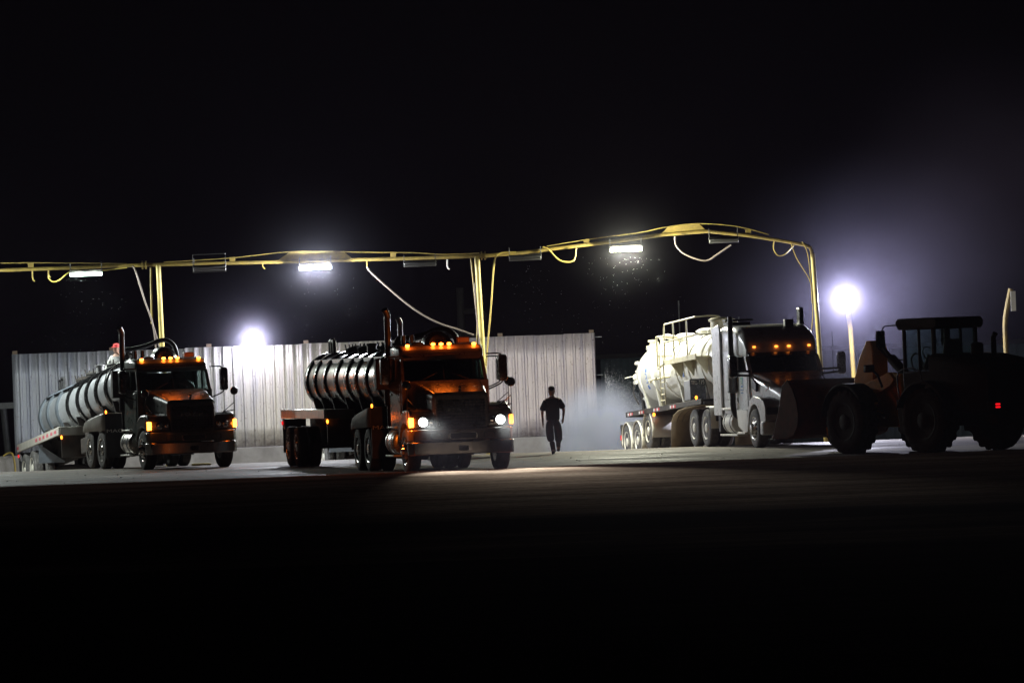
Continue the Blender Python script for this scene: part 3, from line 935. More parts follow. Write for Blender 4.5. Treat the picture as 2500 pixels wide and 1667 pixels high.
        # tan guard behind the drive wheels, quarter fender with tread plate in front
        prof = [(6.05, 1.10), (5.7, 1.09), (5.56, 1.0), (5.50, .5)]
        strip(t, 'quarter_fender', M['fender_white'], prof, s * .62, s * 1.22, .02)
        q = MB()
        q.box(s * .78 - .32, s * .78 + .30, 5.44, 5.475, .70, 1.08)
        q.build('tread_plate', M['frame'], t)
    # door decal
    b = MB()
    b.box(-1.0615, -1.0590, 2.62, 2.68, 1.60, 1.86)
    b.box(-1.0620, -1.0595, 2.62, 2.86, 1.60, 1.645)
    b.build('door_decal', M['logo_blue'], t)
    b = MB()
    b.box(-1.0615, -1.0590, 2.72, 2.76, 1.68, 1.86)
    b.box(-1.0625, -1.0600, 2.70, 2.90, 1.82, 1.86)
    b.box(-1.0617, -1.0592, 2.82, 2.86, 1.66, 1.80)
    b.build('door_decal', M['logo_green'], t)
    for z in (1.52, 1.44):
        b = MB()
        b.box(-1.0615, -1.0590, 2.58 + (1.52 - z) * .6, 2.94 - (1.52 - z) * .6, z, z + .025)
        b.build('door_decal', M['logo_blue'], t)
    for y, z in ((1.10, 1.50), (1.02, 1.54), (.93, 1.56), (.9, 1.62)):
        b = MB()
        b.lathe([(.02, -.006), (.02, .006)], (-.848 + (1.1 - y) * .08, y, z), 'X', 10)
        b.build('hood_sticker', M['red'], hood)
    # exhaust, roof gear
    b = MB()
    b.tube(spline([(-.9, 3.2, .8), (-1.10, 3.3, .86), (-1.17, 3.34, 1.1), (-1.17, 3.35, 1.5), (-1.17, 3.35, 3.2), (-1.17, 3.35, 3.5)], 6), .075, 14)
    b.build('exhaust_stack', M['stack_metal'], t)
    b = MB()
    b.lathe([(.08, 0), (.14, .03), (.14, .95), (.08, .98)], (-1.17, 3.35, 1.45), 'Z', 20)
    b.build('muffler', M['steel'], t)
    for i, x in enumerate((-.74, -.13, .22, .78)):
        marker(t, 'roof_marker', x, 2.56 + (.0 if abs(x) < .5 else .03), 2.66, 'amber_small', (.05, .035, .03), .06)
    b = MB()
    b.box(.32, .56, 3.2, 3.4, 3.18, 3.38)
    b.build('roof_beacon', M['black'], t, bevel=.02)
    b = MB()
    b.box(-.95, -.35, 4.3, 4.9, 3.27, 3.36)
    b.box(-1.02, -.25, 4.4, 4.7, 3.38, 3.44)
    b.tube([(-.6, 4.55, 3.36), (-.6, 4.55, 3.5)], .02, 6)
    b.build('roof_hatch', M['black'], t)
    b = MB()
    b.loft([[(.98 + p[0], y, 3.42 + p[1]) for p in rrect(.06, -.32, .28, .05)] for y in (3.9, 4.2)])
    b.build('air_intake', M['gloss_black'], t, bevel=.02)
    b = MB()
    b.tube([(1.3, 2.1, 1.95), (1.3, 2.1, 3.0)], .008, 6)
    b.build('antenna', M['black'], t)
    # interior
    for s in (-1, 1):
        b = MB()
        b.box(s * .5 - .25, s * .5 + .25, 2.85, 3.3, 1.5, 1.65)
        b.prism([(3.25, 1.6), (3.36, 2.4), (3.46, 2.4), (3.4, 1.5)], 'X', s * .5 - .23, s * .5 + .23)
        b.build('seat', M['seat'], t, bevel=.04)
    b = MB()
    b.prism([(2.2, 1.6), (2.2, 2.0), (2.45, 2.08), (2.6, 2.0), (2.6, 1.6)], 'X', -.98, .98)
    b.build('dashboard', M['dash'], t, bevel=.02)
    b = MB()
    b.tube([(.5 + .22 * math.cos(2 * math.pi * k / 20), 2.72 + .1 * math.sin(2 * math.pi * k / 20), 2.14 + .19 * math.sin(2 * math.pi * k / 20)) for k in range(21)], .016, 6)
    b.tube([(.28, 2.72, 2.14), (.72, 2.72, 2.14)], .014, 6)
    b.tube([(.5, 2.72, 2.14), (.5, 2.55, 1.95)], .03, 6)
    b.build('steering_wheel', M['black'], t)
    return t

# ------------------------------------------------------------------ white vacuum tank trailer
def vacuum_trailer(label, loc, rz, pitch):
    t = thing('vacuum_tank_trailer', label, 'tank trailer', loc, rz, None, pitch)
    CZ, TR = 2.32, .86
    W = M['tank_white']
    b = MB()
    b.lathe([(.02, -.98), (.35, -.95), (.62, -.84), (.79, -.66), (TR, -.42), (TR, 8.2), (.80, 8.42), (.62, 8.58), (.35, 8.68), (.02, 8.70)], (0, 0, CZ), 'Y', 64)
    b.build('tank', W, t)
    for y in (-.35, .4, 1.94, 3.4, 4.85, 6.24, 7.8):
        q = MB()
        q.lathe([(TR - .01, -.075), (TR + .03, -.07), (TR + .05, -.03), (TR + .05, .03), (TR + .03, .07), (TR - .01, .075)], (0, y, CZ), 'Y', 64)
        q.build('tank_band', W, t)
    for y in (.4, 3.4, 6.24, 7.8):                             # saddles under the tank
        q = MB()
        q.prism([(-.66, 1.30), (.66, 1.30), (.80, 2.0), (.6, 1.75), (.3, 1.52), (0, 1.47), (-.3, 1.52), (-.6, 1.75), (-.80, 2.0)], 'Y', y - .07, y + .07)
        q.build('tank_saddle', W, t)
    # rear door hardware
    for a in range(10):
        an = 2 * math.pi * a / 10 + .2
        q = MB()
        q.loft([[(rr * math.cos(an) + sg * .05 * math.sin(an), yy, CZ + rr * math.sin(an) - sg * .05 * math.cos(an)) for rr, sg in ((.80, -1), (.94, -1), (.94, 1), (.80, 1))] for yy in (8.08, 8.36)])
        q.build('door_clamp', W, t, bevel=.01)
    b = MB()
    b.lathe([(.08, -.05), (.08, .08), (.11, .08), (.11, .12), (.02, .13)], (-.78, 8.42, CZ - .02), 'Y', 16)
    b.tube([(-.80, 8.5, CZ), (-.95, 8.52, CZ + .0), (-1.12, 8.55, CZ - .03)], .014, 8)
    b.tube([(-.80, 8.5, CZ + .12), (-.72, 8.5, CZ + .2)], .04, 8)
    b.build('side_valve', W, t)
    b = MB()
    b.lathe([(.09, -.06), (.09, .2), (.14, .2), (.14, .26), (.02, .27)], (-.30, 8.3, CZ + .78), 'Z', 14)
    b.tube([(-.48, 8.32, CZ + .82), (-.12, 8.32, CZ + .95)], .045, 8)
    b.lathe([(.07, -.06), (.07, .18), (.10, .18), (.10, .24), (.02, .25)], (-.05, 8.1, CZ + .86), 'Z', 14)
    b.build('rear_valve', M['cream_rail'], t)
    b = MB()
    b.tube([(-.62, 8.62, CZ - .30), (-.62, 8.45, 1.32)], .05, 10)
    b.tube([(-.62, 8.62, CZ - .35), (-.62, 8.54, 1.75)], .075, 10)
    b.tube(spline([(-.62, 8.6, CZ - .3), (-.80, 8.65, CZ - .2), (-.86, 8.6, CZ - .5), (-.75, 8.5, 1.5)], 5), .018, 6)
    b.build('hydraulic_ram', M['frame'], t)
    # top manhole and valves
    for y in (2.9, 5.4):
        b = MB()
        b.lathe([(.28, -.06), (.28, .10), (.33, .10), (.33, .14), (.22, .2), (.02, .22)], (0, y, CZ + TR), 'Z', 24)
        b.build('manhole', W, t)
    b = MB()
    b.prism([(-.9, CZ + 1.0), (-.86, CZ + .9), (-.3, CZ + .75), (.3, CZ + .75), (.5, CZ + .95), (.5, CZ + 1.15), (.42, CZ + 1.15), (.42, CZ + 1.0), (.26, CZ + .85), (-.26, CZ + .85), (-.8, CZ + 1.02)], 'Y', 4.3, 4.6)
    b.build('hose_cradle', W, t, bevel=.02)
    b = MB()
    b.lathe([(.05, 0), (.05, .10), (.02, .13)], (-.2, 1.95, CZ + TR), 'Z', 10)
    b.build('relief_valve', W, t)
    b = MB()
    b.lathe([(.20, -.9), (.22, -.88), (.22, .08), (.27, .09), (.27, .14), (.20, .18), (.02, .20)], (-.62, -.82, CZ + .98), 'Z', 24)
    b.tube(spline([(-.45, -.8, CZ + .85), (-.2, -.78, CZ + 1.05), (-.1, -.75, CZ + .9), (-.1, -.6, CZ + .5)], 5), .08, 12)
    b.build('filter_canister', M['cream_rail'], t)
    # platform with handrail on its near side
    b = MB()
    b.box(-1.22, -.70, -.5, 3.1, CZ + .10, CZ + .15)
    b.box(-1.235, -1.20, -.5, 3.1, CZ + .07, CZ + .22)
    pf = b.build('platform', M['cream_rail'], t, bevel=.006)
    for y in (-.4, 1.1, 2.5):
        q = MB()
        q.prism([(-1.22, CZ + .10), (-.84, CZ + .10), (-.90, CZ - .35)], 'Y', y - .03, y + .03)
        q.build('platform_bracket', M['cream_rail'], pf)
    H = CZ + 1.22
    b = MB()
    r_ = .024
    b.tube(spline([(-.55, -1.0, CZ + .55), (-.60, -1.0, H - .12), (-.75, -.95, H), (-1.22, -.6, H)], 5) + [Vector((-1.22, .45, H)), Vector((-1.22, 2.95, H - .0)), Vector((-1.22, 3.07, H - .08)), Vector((-1.22, 3.1, CZ + .12))], r_, 8)
    b.tube([(-.58, -1.0, H - .5), (-1.22, -.5, H - .48), (-1.22, 3.1, H - .5)], r_ * .9, 8)
    for y in (.45, 2.0):
        b.tube([(-1.22, y, H), (-1.22, y, CZ + .12)], r_, 8)
    b.build('handrail', M['cream_rail'], t)
    b = MB()
    b.tube(spline([(-.55, 4.0, CZ + .6), (-.55, 4.0, H - .55), (-.60, 4.0, H - .36), (-.78, 4.0, H - .30), (-1.22, 4.0, H - .30)], 5) + [Vector((-1.22, 4.0, CZ + .0))], r_ * 1.25, 8)
    b.tube([(-.55, 4.0, H - .85), (-1.22, 4.0, H - .85)], r_, 8)
    b.tube([(-1.22, 4.0, CZ + .02), (-1.22, 3.1, CZ + .12)], r_ * 1.25, 8)
    b.build('gate_rail', M['cream_rail'], t)
    b = MB()
    for y in (3.15, 3.6):
        b.tube([(-1.26, y, CZ + .5), (-1.26, y, CZ - .3), (-1.24, y, 1.30)], .018, 8)
    for k in range(8):
        z = 1.42 + k * .17
        b.tube([(-1.25, 3.15, z), (-1.25, 3.6, z)], .014, 6)
    b.build('ladder', M['cream_rail'], t)
    b = MB()
    b.tube([(-1.28, 4.9, CZ - .28), (-1.28, 4.0, CZ - .25)], .03, 8)
    b.tube([(-1.28, 4.7, CZ - .22), (-1.28, 4.7, CZ - .35)], .04, 8)
    b.tube([(-1.28, 4.2, CZ - .27), (-.8, 4.2, CZ - .20)], .03, 8)
    b.build('drain_handle', M['cream_rail'], t)
    # deck rail with tape, toolbox
    b = MB()
    for s in (-1, 1):
        b.box(s * .45 - .05, s * .45 + .05, -1.1, 2.0, 1.14, 1.30)
        b.box(s * .45 - .05, s * .45 + .05, 2.0, 8.0, 1.0, 1.30)
    for y in (-1.0, .6, 2.0, 3.4, 4.8, 6.2, 7.9):
        b.box(-.40, .40, y - .06, y + .06, 1.08, 1.28)
        b.box(-1.18, 1.18, y - .04, y + .04, 1.12, 1.20)
    for y in (5.6, 6.95, 8.3):
        dz = .22 if y < 6 else 0.0
        b.tube([(-.95, y, .415 + dz), (.95, y, .415 + dz)], .07, 8)
        b.box(-.5, -.36, y - .25, y + .25, .45 + dz, 1.05)
        b.box(.36, .5, y - .25, y + .25, .45 + dz, 1.05)
    b.box(-.5, .5, 7.9, 8.6, .95, 1.1)
    b.build('trailer_frame', M['frame'], t)
    for s in (-1, 1):
        b = MB()
        b.box(s * 1.2 - .03, s * 1.2 + .03, -.9, 8.2, 1.13, 1.28)
        rl = b.build('deck_rail', M['frame'], t, bevel=.01)
        b = MB()
        b.box(min(s * .5, s * 1.165), max(s * .5, s * 1.165), -.9, 8.2, 1.24, 1.27)
        b.build('deck_plate', M['frame'], t)
        if s < 0:
            for y in (2.05, 2.4, 4.0, 4.4, 5.9, 6.2, 7.3, 7.6):
                q = MB()
                q.box(-1.2335, -1.2305, y, y + .17, 1.16, 1.24)
                q.build('reflective_tape', M['red'], rl)
                q = MB()
                q.box(-1.2335, -1.2305, y + .175, y + .33, 1.16, 1.24)
                q.build('reflective_tape', M['white_mark'], rl)
        for y in (5.6, 6.95, 8.3):
            dz = .22 if y < 6 else 0.0
            z = .415 + dz
            wheel(t, s * 1.22, y, z, s, dual=True, rim=M['fender_white'], rub=M['dusty_rubber'])
            pr = [(p[0], p[1]) for p in arc(y, z, .585, 215 if y > 6 else 200, -12, 18)]
            fb = MB()
            fb.sheet([[(s * .58, a, c) for a, c in pr], [(s * 1.18, a, c) for a, c in pr], [(s * 1.225, a, c - .02) for a, c in pr]])
            fd = fb.build('wheel_fender', M['fender_white'], t, thick=.02)
            q = MB()
            q.box(min(s * .4, s * 1.15), max(s * .4, s * 1.15), y - .66, y - .60, z + .42, z + .50)
            q.build('fender_bracket', M['frame'], fd)
        prof = [(-1.0, 1.10), (.9, 1.10), (1.7, 1.06), (2.25, .96), (2.55, .78), (2.66, .5), (2.70, .02)]
        g = strip(t, 'mud_guard', M['tan'], prof, s * .60, s * 1.25, .02)
        for xx in (.78, .95, 1.1):
            q = MB()
            q.sheet([[(s * xx - .006, y - .013, z - .013) for y, z in prof[1:-2]], [(s * xx + .006, y - .013, z - .013) for y, z in prof[1:-2]]])
            q.build('rib', M['frame'], g, thick=.004)
        marker(t, 'side_marker', s * 1.18, 4.9, 1.08, 'amber_soft', (.04, .025, .055))
    b = MB()
    b.box(-1.2, 1.2, 9.0, 9.06, .35, .95)
    b.build('rear_bumper', M['frame'], t)
    q = MB()
    q.box(-1.22, -1.08, 8.98, 9.08, .50, .64)
    q.build('tail_lamp', M['red_dull'], t)
    b = MB()
    b.box(-1.20, -.78, .40, 1.12, 1.30, 1.86)
    tb = b.build('tool_box', M['steel'], t, bevel=.02)
    b = MB()
    b.box(-1.21, -.77, .365, .395, 1.28, 1.88)
    tf = b.build('tool_box_lid', M['gloss_black'], tb)
    text('TRL-175', .155, 'lettering', M['letter'], tf, Matrix.Translation((-.99, .362, 1.775)) @ FRONT, .003, .70)
    marker(t, 'front_marker', -1.05, .38, 1.36, 'amber_soft', (.035, .03, .055))
    # lettering round the tank side
    def on_tank(body, y, ang, size, m, turn=0.0):
        a = R(ang)
        rr = TR + .004
        n = Vector((-math.cos(a), 0, math.sin(a)))
        up = Vector((math.sin(a), 0, math.cos(a)))
        rt = Vector((0, -1, 0))
        mx = Matrix((rt, up, n)).transposed().to_4x4()
        mx = mx @ Matrix.Rotation(R(turn), 4, 'Z')
        mx.translation = Vector((0, y, CZ)) + n * rr
        text(body, size, 'lettering', m, t, mx, .003)
    for i, ch in enumerate('BLUE'):
        on_tank(ch, 7.0, -26 + i * 11, .26, M['blue'], 90)
        on_tank(ch, 2.6, -16 + i * 10, .24, M['blue'] if i < 3 else M['dirty_yellow_mark'], 90)
    return t
# ------------------------------------------------------------------ wheel loader (local: +Y is its heading, X to its right side)
def wheel_loader(label, loc, rz, art):
    t = thing('wheel_loader', label, 'loader', loc, rz)
    # rear frame, axle centre at y=0
    b = MB()
    b.box(-.45, .45, -1.7, 1.35, .62, 1.05)
    b.tube([(-.8, 0, .76), (.8, 0, .76)], .16, 12)
    b.box(-.95, .95, .35, 1.15, .80, 1.30)
    b.build('rear_frame', M['loader_dark'], t, bevel=.03)
    b = MB()
    st = [(-2.0, .78, .95, 1.75, .14), (-1.9, .92, .85, 1.98, .18), (-1.4, .98, .85, 2.12, .2), (-.6, 1.0, .95, 2.26, .2), (.05, .98, 1.0, 2.30, .18)]
    b.loft([[(p[0], y, p[1]) for p in rrect(hw, z0, z1, r, 5)] for y, hw, z0, z1, r in st])
    hd = b.build('engine_hood', M['loader_hood'], t, sharp=30)
    b = MB()
    b.box(-.6, .6, -2.012, -1.97, 1.1, 1.7)
    b.build('radiator_grille', M['loader_dark'], hd)
    b = MB()
    b.tube([(.35, -.75, 2.2), (.35, -.75, 2.62), (.35, -.82, 2.72)], .065, 12)
    b.build('exhaust_pipe', M['loader_dark'], t)
    b = MB()
    b.lathe([(.10, 0), (.15, .03), (.15, .28), (.10, .32), (.02, .33)], (-.35, -.95, 2.2), 'Z', 16)
    b.build('air_cleaner', M['loader_dark'], t)
    for s in (-1, 1):
        b = MB()
        b.box(s * .78 - .17, s * .78 + .17, -2.06, -1.95, .99, 1.12)
        b.box(s * .78 - .19, s * .78 + .19, -2.04, -1.9, .96, 1.15)
        hs = b.build('tail_lamp_housing', M['loader_dark'], t)
        if s < 0:
            for z in (1.022, 1.088):
                q = MB()
                q.loft([[(s * .78 + p[0], y, z + p[1]) for p in rrect(.07 * k, -.021 * k, .021 * k, .02)] for y, k in ((-2.06, 1), (-2.085, .9))])
                q.build('tail_lamp', M['red_lamp'], t)
        b = MB()
        pr = arc(0, .76, .90, 160, 20, 12)
        b.sheet([[(s * .80, a, c) for a, c in pr], [(s * 1.30, a, c) for a, c in pr], [(s * 1.32, a, c - .05) for a, c in pr]])
        b.build('fender', M['loader_dark'], t, thick=.03)
        lw = wheel(t, s * 1.29, 0, .76, s, r=.76, w=.54, kind='dish', rim=M['loader_dark'], rub=M['mud_rubber'], tread=.07)
        b = MB()
        b.prism([(.45, .45), (.95, .45), (1.05, 1.25), (.45, 1.25)], 'X', s * .85, s * 1.15)
        b.build('step_box', M['loader_dark'], t, bevel=.03)
    # cab
    b = MB()
    b.box(-.68, .68, .15, 1.3, 1.20, 1.90)
    for x in (-.65, .65):
        for y, w in ((.21, .06), (.72, .035), (1.24, .05)):
            b.loft([[(x - .035, y - w, z), (x + .035, y - w, z), (x + .035, y + w, z), (x - .035, y + w, z)] for z in (1.89, 2.90)])
    b.prism([(.08, 2.87), (.0, 2.95), (.0, 3.06), (.08, 3.14), (1.36, 3.14), (1.45, 3.08), (1.45, 2.98), (1.36, 2.87)], 'X', -.74, .74)
    cab = b.build('cab', M['loader_dark'], t, bevel=.03)
    for x in (-.66, .66):
        g = MB()
        g.box(x - .003, x + .003, .28, 1.18, 1.91, 2.87)
        g.build('side_window', M['glass'], t)
    g = MB()
    g.box(-.60, .60, 1.24, 1.246, 1.91, 2.87)
    g.build('windshield', M['glass'], t)
    g = MB()
    g.box(-.60, .60, .20, .206, 2.2, 2.87)
    g.build('rear_window', M['glass'], t)
    b = MB()
    b.box(-.25, .25, .35, .80, 1.98, 2.12)
    b.prism([(.30, 2.1), (.22, 2.62), (.32, 2.64), (.44, 2.1)], 'X', -.24, .24)
    b.build('seat', M['seat'], t, bevel=.04)
    b = MB()
    b.tube([(0, 1.3, 1.98), (0, 1.12, 2.28)], .04, 8)
    b.tube([(.19 * math.cos(2 * math.pi * k / 16), 1.12 + .08 * math.sin(2 * math.pi * k / 16), 2.30 + .16 * math.sin(2 * math.pi * k / 16)) for k in range(17)], .016, 6)
    b.build('steering_wheel', M['black'], t)
    for s in (-1, 1):
        b = MB()
        b.tube(spline([(s * .70, 1.40, 2.98), (s * .90, 1.62, 2.98), (s * .98, 1.66, 2.86)], 4), .016, 6)
        b.tube(spline([(s * .68, 1.28, 2.18), (s * .85, 1.5, 2.22), (s * .98, 1.66, 2.5)], 4), .016, 6)
        b.build('mirror_arm', M['black'], t)
        b = MB()
        b.loft([[(s * 1.02 + p[0] * k, 1.66 + d, 2.68 + p[1] * k) for p in rrect(.12, -.2, .2, .04)] for d, k in ((.05, .7), (.03, 1), (-.03, 1))])
        b.build('mirror', M['gloss_black'], t)
        b = MB()
        b.tube(spline([(s * .80, .55, 1.3), (s * .86, .5, 1.9), (s * .86, 1.25, 1.9), (s * .82, 1.3, 1.3)], 4), .016, 6)
        b.build('grab_rail', M['black'], t)
    # front frame turns about the joint at y=1.45
    J = Matrix.Translation((0, 1.45, 0)) @ Matrix.Rotation(art, 4, 'Z')
    made = []
    def fr(bld, name, m, **kw):
        o = bld.build(name, m, t, **kw)
        o.matrix_local = J
        made.append(o)
        return o
    A = 1.40                                                    # front axle ahead of the joint
    b = MB()
    b.box(-.35, .35, -.2, 2.0, .60, 1.15)
    for s in (-1, 1):
        b.prism([(.25, 1.0), (.35, 1.85), (.75, 1.9), (1.3, 1.1)], 'X', s * .30 - .05, s * .30 + .05)
    b.tube([(-.8, A, .76), (.8, A, .76)], .16, 12)
    fr(b, 'front_frame', M['loader_yellow'], bevel=.02)
    for s in (-1, 1):
        b = MB()
        b.prism([(.35, 1.72), (.55, 1.90), (1.5, 1.65), (2.5, 1.05), (3.25, .62), (3.2, .42), (2.4, .72), (1.3, 1.30), (.5, 1.58)], 'X', s * .48 - .05, s * .48 + .05)
        fr(b, 'lift_arm', M['loader_yellow'], bevel=.015)
        b = MB()
        b.tube([(s * .48, .75, .85), (s * .48, 1.9, 1.15)], .06, 10)
        fr(b, 'lift_cylinder', M['dull_chrome'])
        b = MB()
        pr = arc(A, .76, .90, 150, 10, 12)
        b.sheet([[(s * .80, a, c) for a, c in pr], [(s * 1.30, a, c) for a, c in pr], [(s * 1.32, a, c - .05) for a, c in pr]])
        fr(b, 'fender', M['loader_dark'], thick=.03)
        b = MB()
        b.tube([(s * .72, .55, 1.55), (s * .80, .62, 1.85), (s * .80, .9, 2.0)], .03, 8)
        fr(b, 'lamp_bracket', M['loader_dark'])
        b = MB()
        b.loft([[(s * .80 + p[0] * k, y, 2.0 + p[1] * k) for p in rrect(.13, -.09, .09, .04)] for y, k in ((.85, .6), (.92, 1), (1.0, 1))])
        fr(b, 'work_lamp', M['black'])
        w_ = wheel(t, s * 1.29, 0, .76, s, r=.76, w=.54, kind='dish', rim=M['loader_dark'], rub=M['mud_rubber'], tread=.07)
        w_.matrix_local = J @ Matrix.Translation((s * 1.29, A, .76)) @ Matrix.Rotation(math.pi if s > 0 else 0, 4, 'Z') @ Matrix.Rotation(.3, 4, 'X')
    b = MB()
    b.prism([(1.75, 1.35), (1.62, 1.75), (1.62, 2.45), (1.70, 2.66), (1.88, 2.66), (2.2, 2.25), (2.48, 1.65), (2.6, 1.15), (2.4, 1.0)], 'X', -.22, .22)
    fr(b, 'bell_crank', M['loader_yellow'], bevel=.03)
    b = MB()
    b.tube([(0, .40, 1.70), (0, 1.15, 2.22)], .12, 12)
    b.tube([(0, 1.1, 2.18), (0, 1.72, 2.58)], .07, 10)
    fr(b, 'tilt_cylinder', M['loader_dark'])
    b = MB()
    b.tube([(0, 2.5, 1.15), (0, 3.25, 1.0)], .07, 10)
    fr(b, 'tilt_link', M['loader_yellow'])
    b = MB()
    b.tube(spline([(.12, .4, 1.9), (.14, .55, 2.2), (.16, .3, 2.3), (.2, .05, 1.9)], 5), .022, 8)
    fr(b, 'hydraulic_hose', M['hose_black'])
    # bucket: back and floor as one bent plate, a side plate at each end
    o_ = 3.2
    outer = [(1.08, .40), (.5, .40), (.22, .48), (.06, .68), (.0, .95), (.05, 1.25), (.20, 1.55), (.40, 1.78)]
    b = MB()
    n = len(outer)
    b.sheet([[(x, o_ + p[0], p[1]) for p in outer] for x in (-1.32, -.66, 0, .66, 1.32)])
    bk = fr(b, 'bucket', M['bucket'], thick=.04)
    for s in (-1, 1):
        q = MB()
        q.prism([(o_ + 1.12, .38), (o_ + .5, .38), (o_ + .2, .46), (o_ + .02, .68), (o_ - .03, .95), (o_ + .03, 1.27), (o_ + .19, 1.58), (o_ + .40, 1.80), (o_ + .62, 1.66), (o_ + .80, 1.1)], 'X', s * 1.33, s * 1.37)
        pl = q.build('side_plate', M['bucket'], bk, bevel=.01)
    q = MB()
    q.box(-1.36, 1.36, o_ + 1.05, o_ + 1.25, .375, .40)
    q.build('cutting_edge', M['steel'], bk)
    return t

# ------------------------------------------------------------------ people
def skin_body(name, joints, bones, m, parent, sub=2):
    """joints: {name: (x,y,z,rx,ry)}; one skinned surface"""
    keys = list(joints)
    me = bpy.data.meshes.new(name)
    me.from_pydata([joints[k][:3] for k in keys], [(keys.index(a), keys.index(b)) for a, b in bones], [])
    o = add(name, me, parent)
    sk = o.modifiers.new('skin', 'SKIN')
    sk.use_smooth_shade = True
    lay = me.skin_vertices[0].data
    for i, k in enumerate(keys):
        r = joints[k][3:]
        lay[i].radius = (r[0], r[1] if len(r) > 1 else r[0])
        lay[i].use_root = (i == 0)
    sb = o.modifiers.new('smooth', 'SUBSURF')
    sb.levels = sub
    sb.render_levels = sub
    me.materials.append(m)
    return o

def hand_joints(J, B, tag_, wrist, d, side, palm_n, curl=.5):
    """palm + five finger chains from a wrist; d: hand direction, side: towards the thumb, palm_n: palm side"""
    w, d, side, pn = Vector(J[wrist][:3]), Vector(d).normalized(), Vector(side).normalized(), Vector(palm_n).normalized()
    p = w + d * .085
    J[tag_ + 'palm'] = (*(w + d * .05), .026, .018)
    J[tag_ + 'knuck'] = (*p, .030, .016)
    B += [(wrist, tag_ + 'palm'), (tag_ + 'palm', tag_ + 'knuck')]
    for i, (off, ln) in enumerate(((.030, .070), (.010, .080), (-.010, .074), (-.030, .058))):
        q = p + side * off + d * .012
        prev = tag_ + 'knuck'
        dd = d.copy()
        for j in range(3):
            dd = (dd + pn * curl * (.35 + .25 * j)).normalized()
            q = q + dd * ln * (.45, .32, .26)[j]
            k = f'{tag_}f{i}{j}'
            J[k] = (*q, .0095 - .001 * j)
            B.append((prev, k))
            prev = k
    q = w + d * .045 + side * .035
    J[tag_ + 't0'] = (*q, .012)
    J[tag_ + 't1'] = (*(q + side * .018 + d * .03 + pn * .012), .0105)
    J[tag_ + 't2'] = (*(q + side * .016 + d * .056 + pn * .028), .009)
    B += [(tag_ + 'palm', tag_ + 't0'), (tag_ + 't0', tag_ + 't1'), (tag_ + 't1', tag_ + 't2')]

def head_mesh(parent, c, r=.105, face=(0, -1, 0), m=None, name='head'):
    """head with brow, nose, mouth, chin and ears, facing -Y locally"""
    b = MB()
    n = 20
    prof = [(-.135, .030, .045, -.010), (-.115, .060, .070, -.012), (-.085, .070, .086, -.006), (-.05, .075, .093, 0), (-.01, .078, .096, .004), (.03, .080, .098, .006), (.07, .076, .094, .008), (.10, .060, .076, .010), (.118, .035, .045, .012), (.124, .008, .01, .012)]
    rings = []
    for z, rx, ry, oy in prof:
        ring = []
        for k in range(n):
            a = 2 * math.pi * k / n
            x, y = rx * math.sin(a), -ry * math.cos(a) + oy
            f = max(0, math.cos(a))
            if abs(a if a < math.pi else a - 2 * math.pi) < .2:
                y -= {-.05: .026, -.01: .020, -.085: .010}.get(z, 0)
            if z == .03 and .3 < abs(a if a < math.pi else a - 2 * math.pi) < .75:
                y += .010
            ring.append((x, y, z))
        rings.append(ring)
    b.loft(rings)
    for s in (-1, 1):
        b.loft([[(s * (.076 + .016 * u), .012 + .020 * math.cos(a) * k, -.012 + .034 * math.sin(a) * k) for a in [2 * math.pi * i / 10 for i in range(10)]] for u, k in ((0, .8), (.6, 1.0), (1.0, .8))])
    o = b.build(name, m or M['skin'], parent, sharp=60, loc=c)
    return o

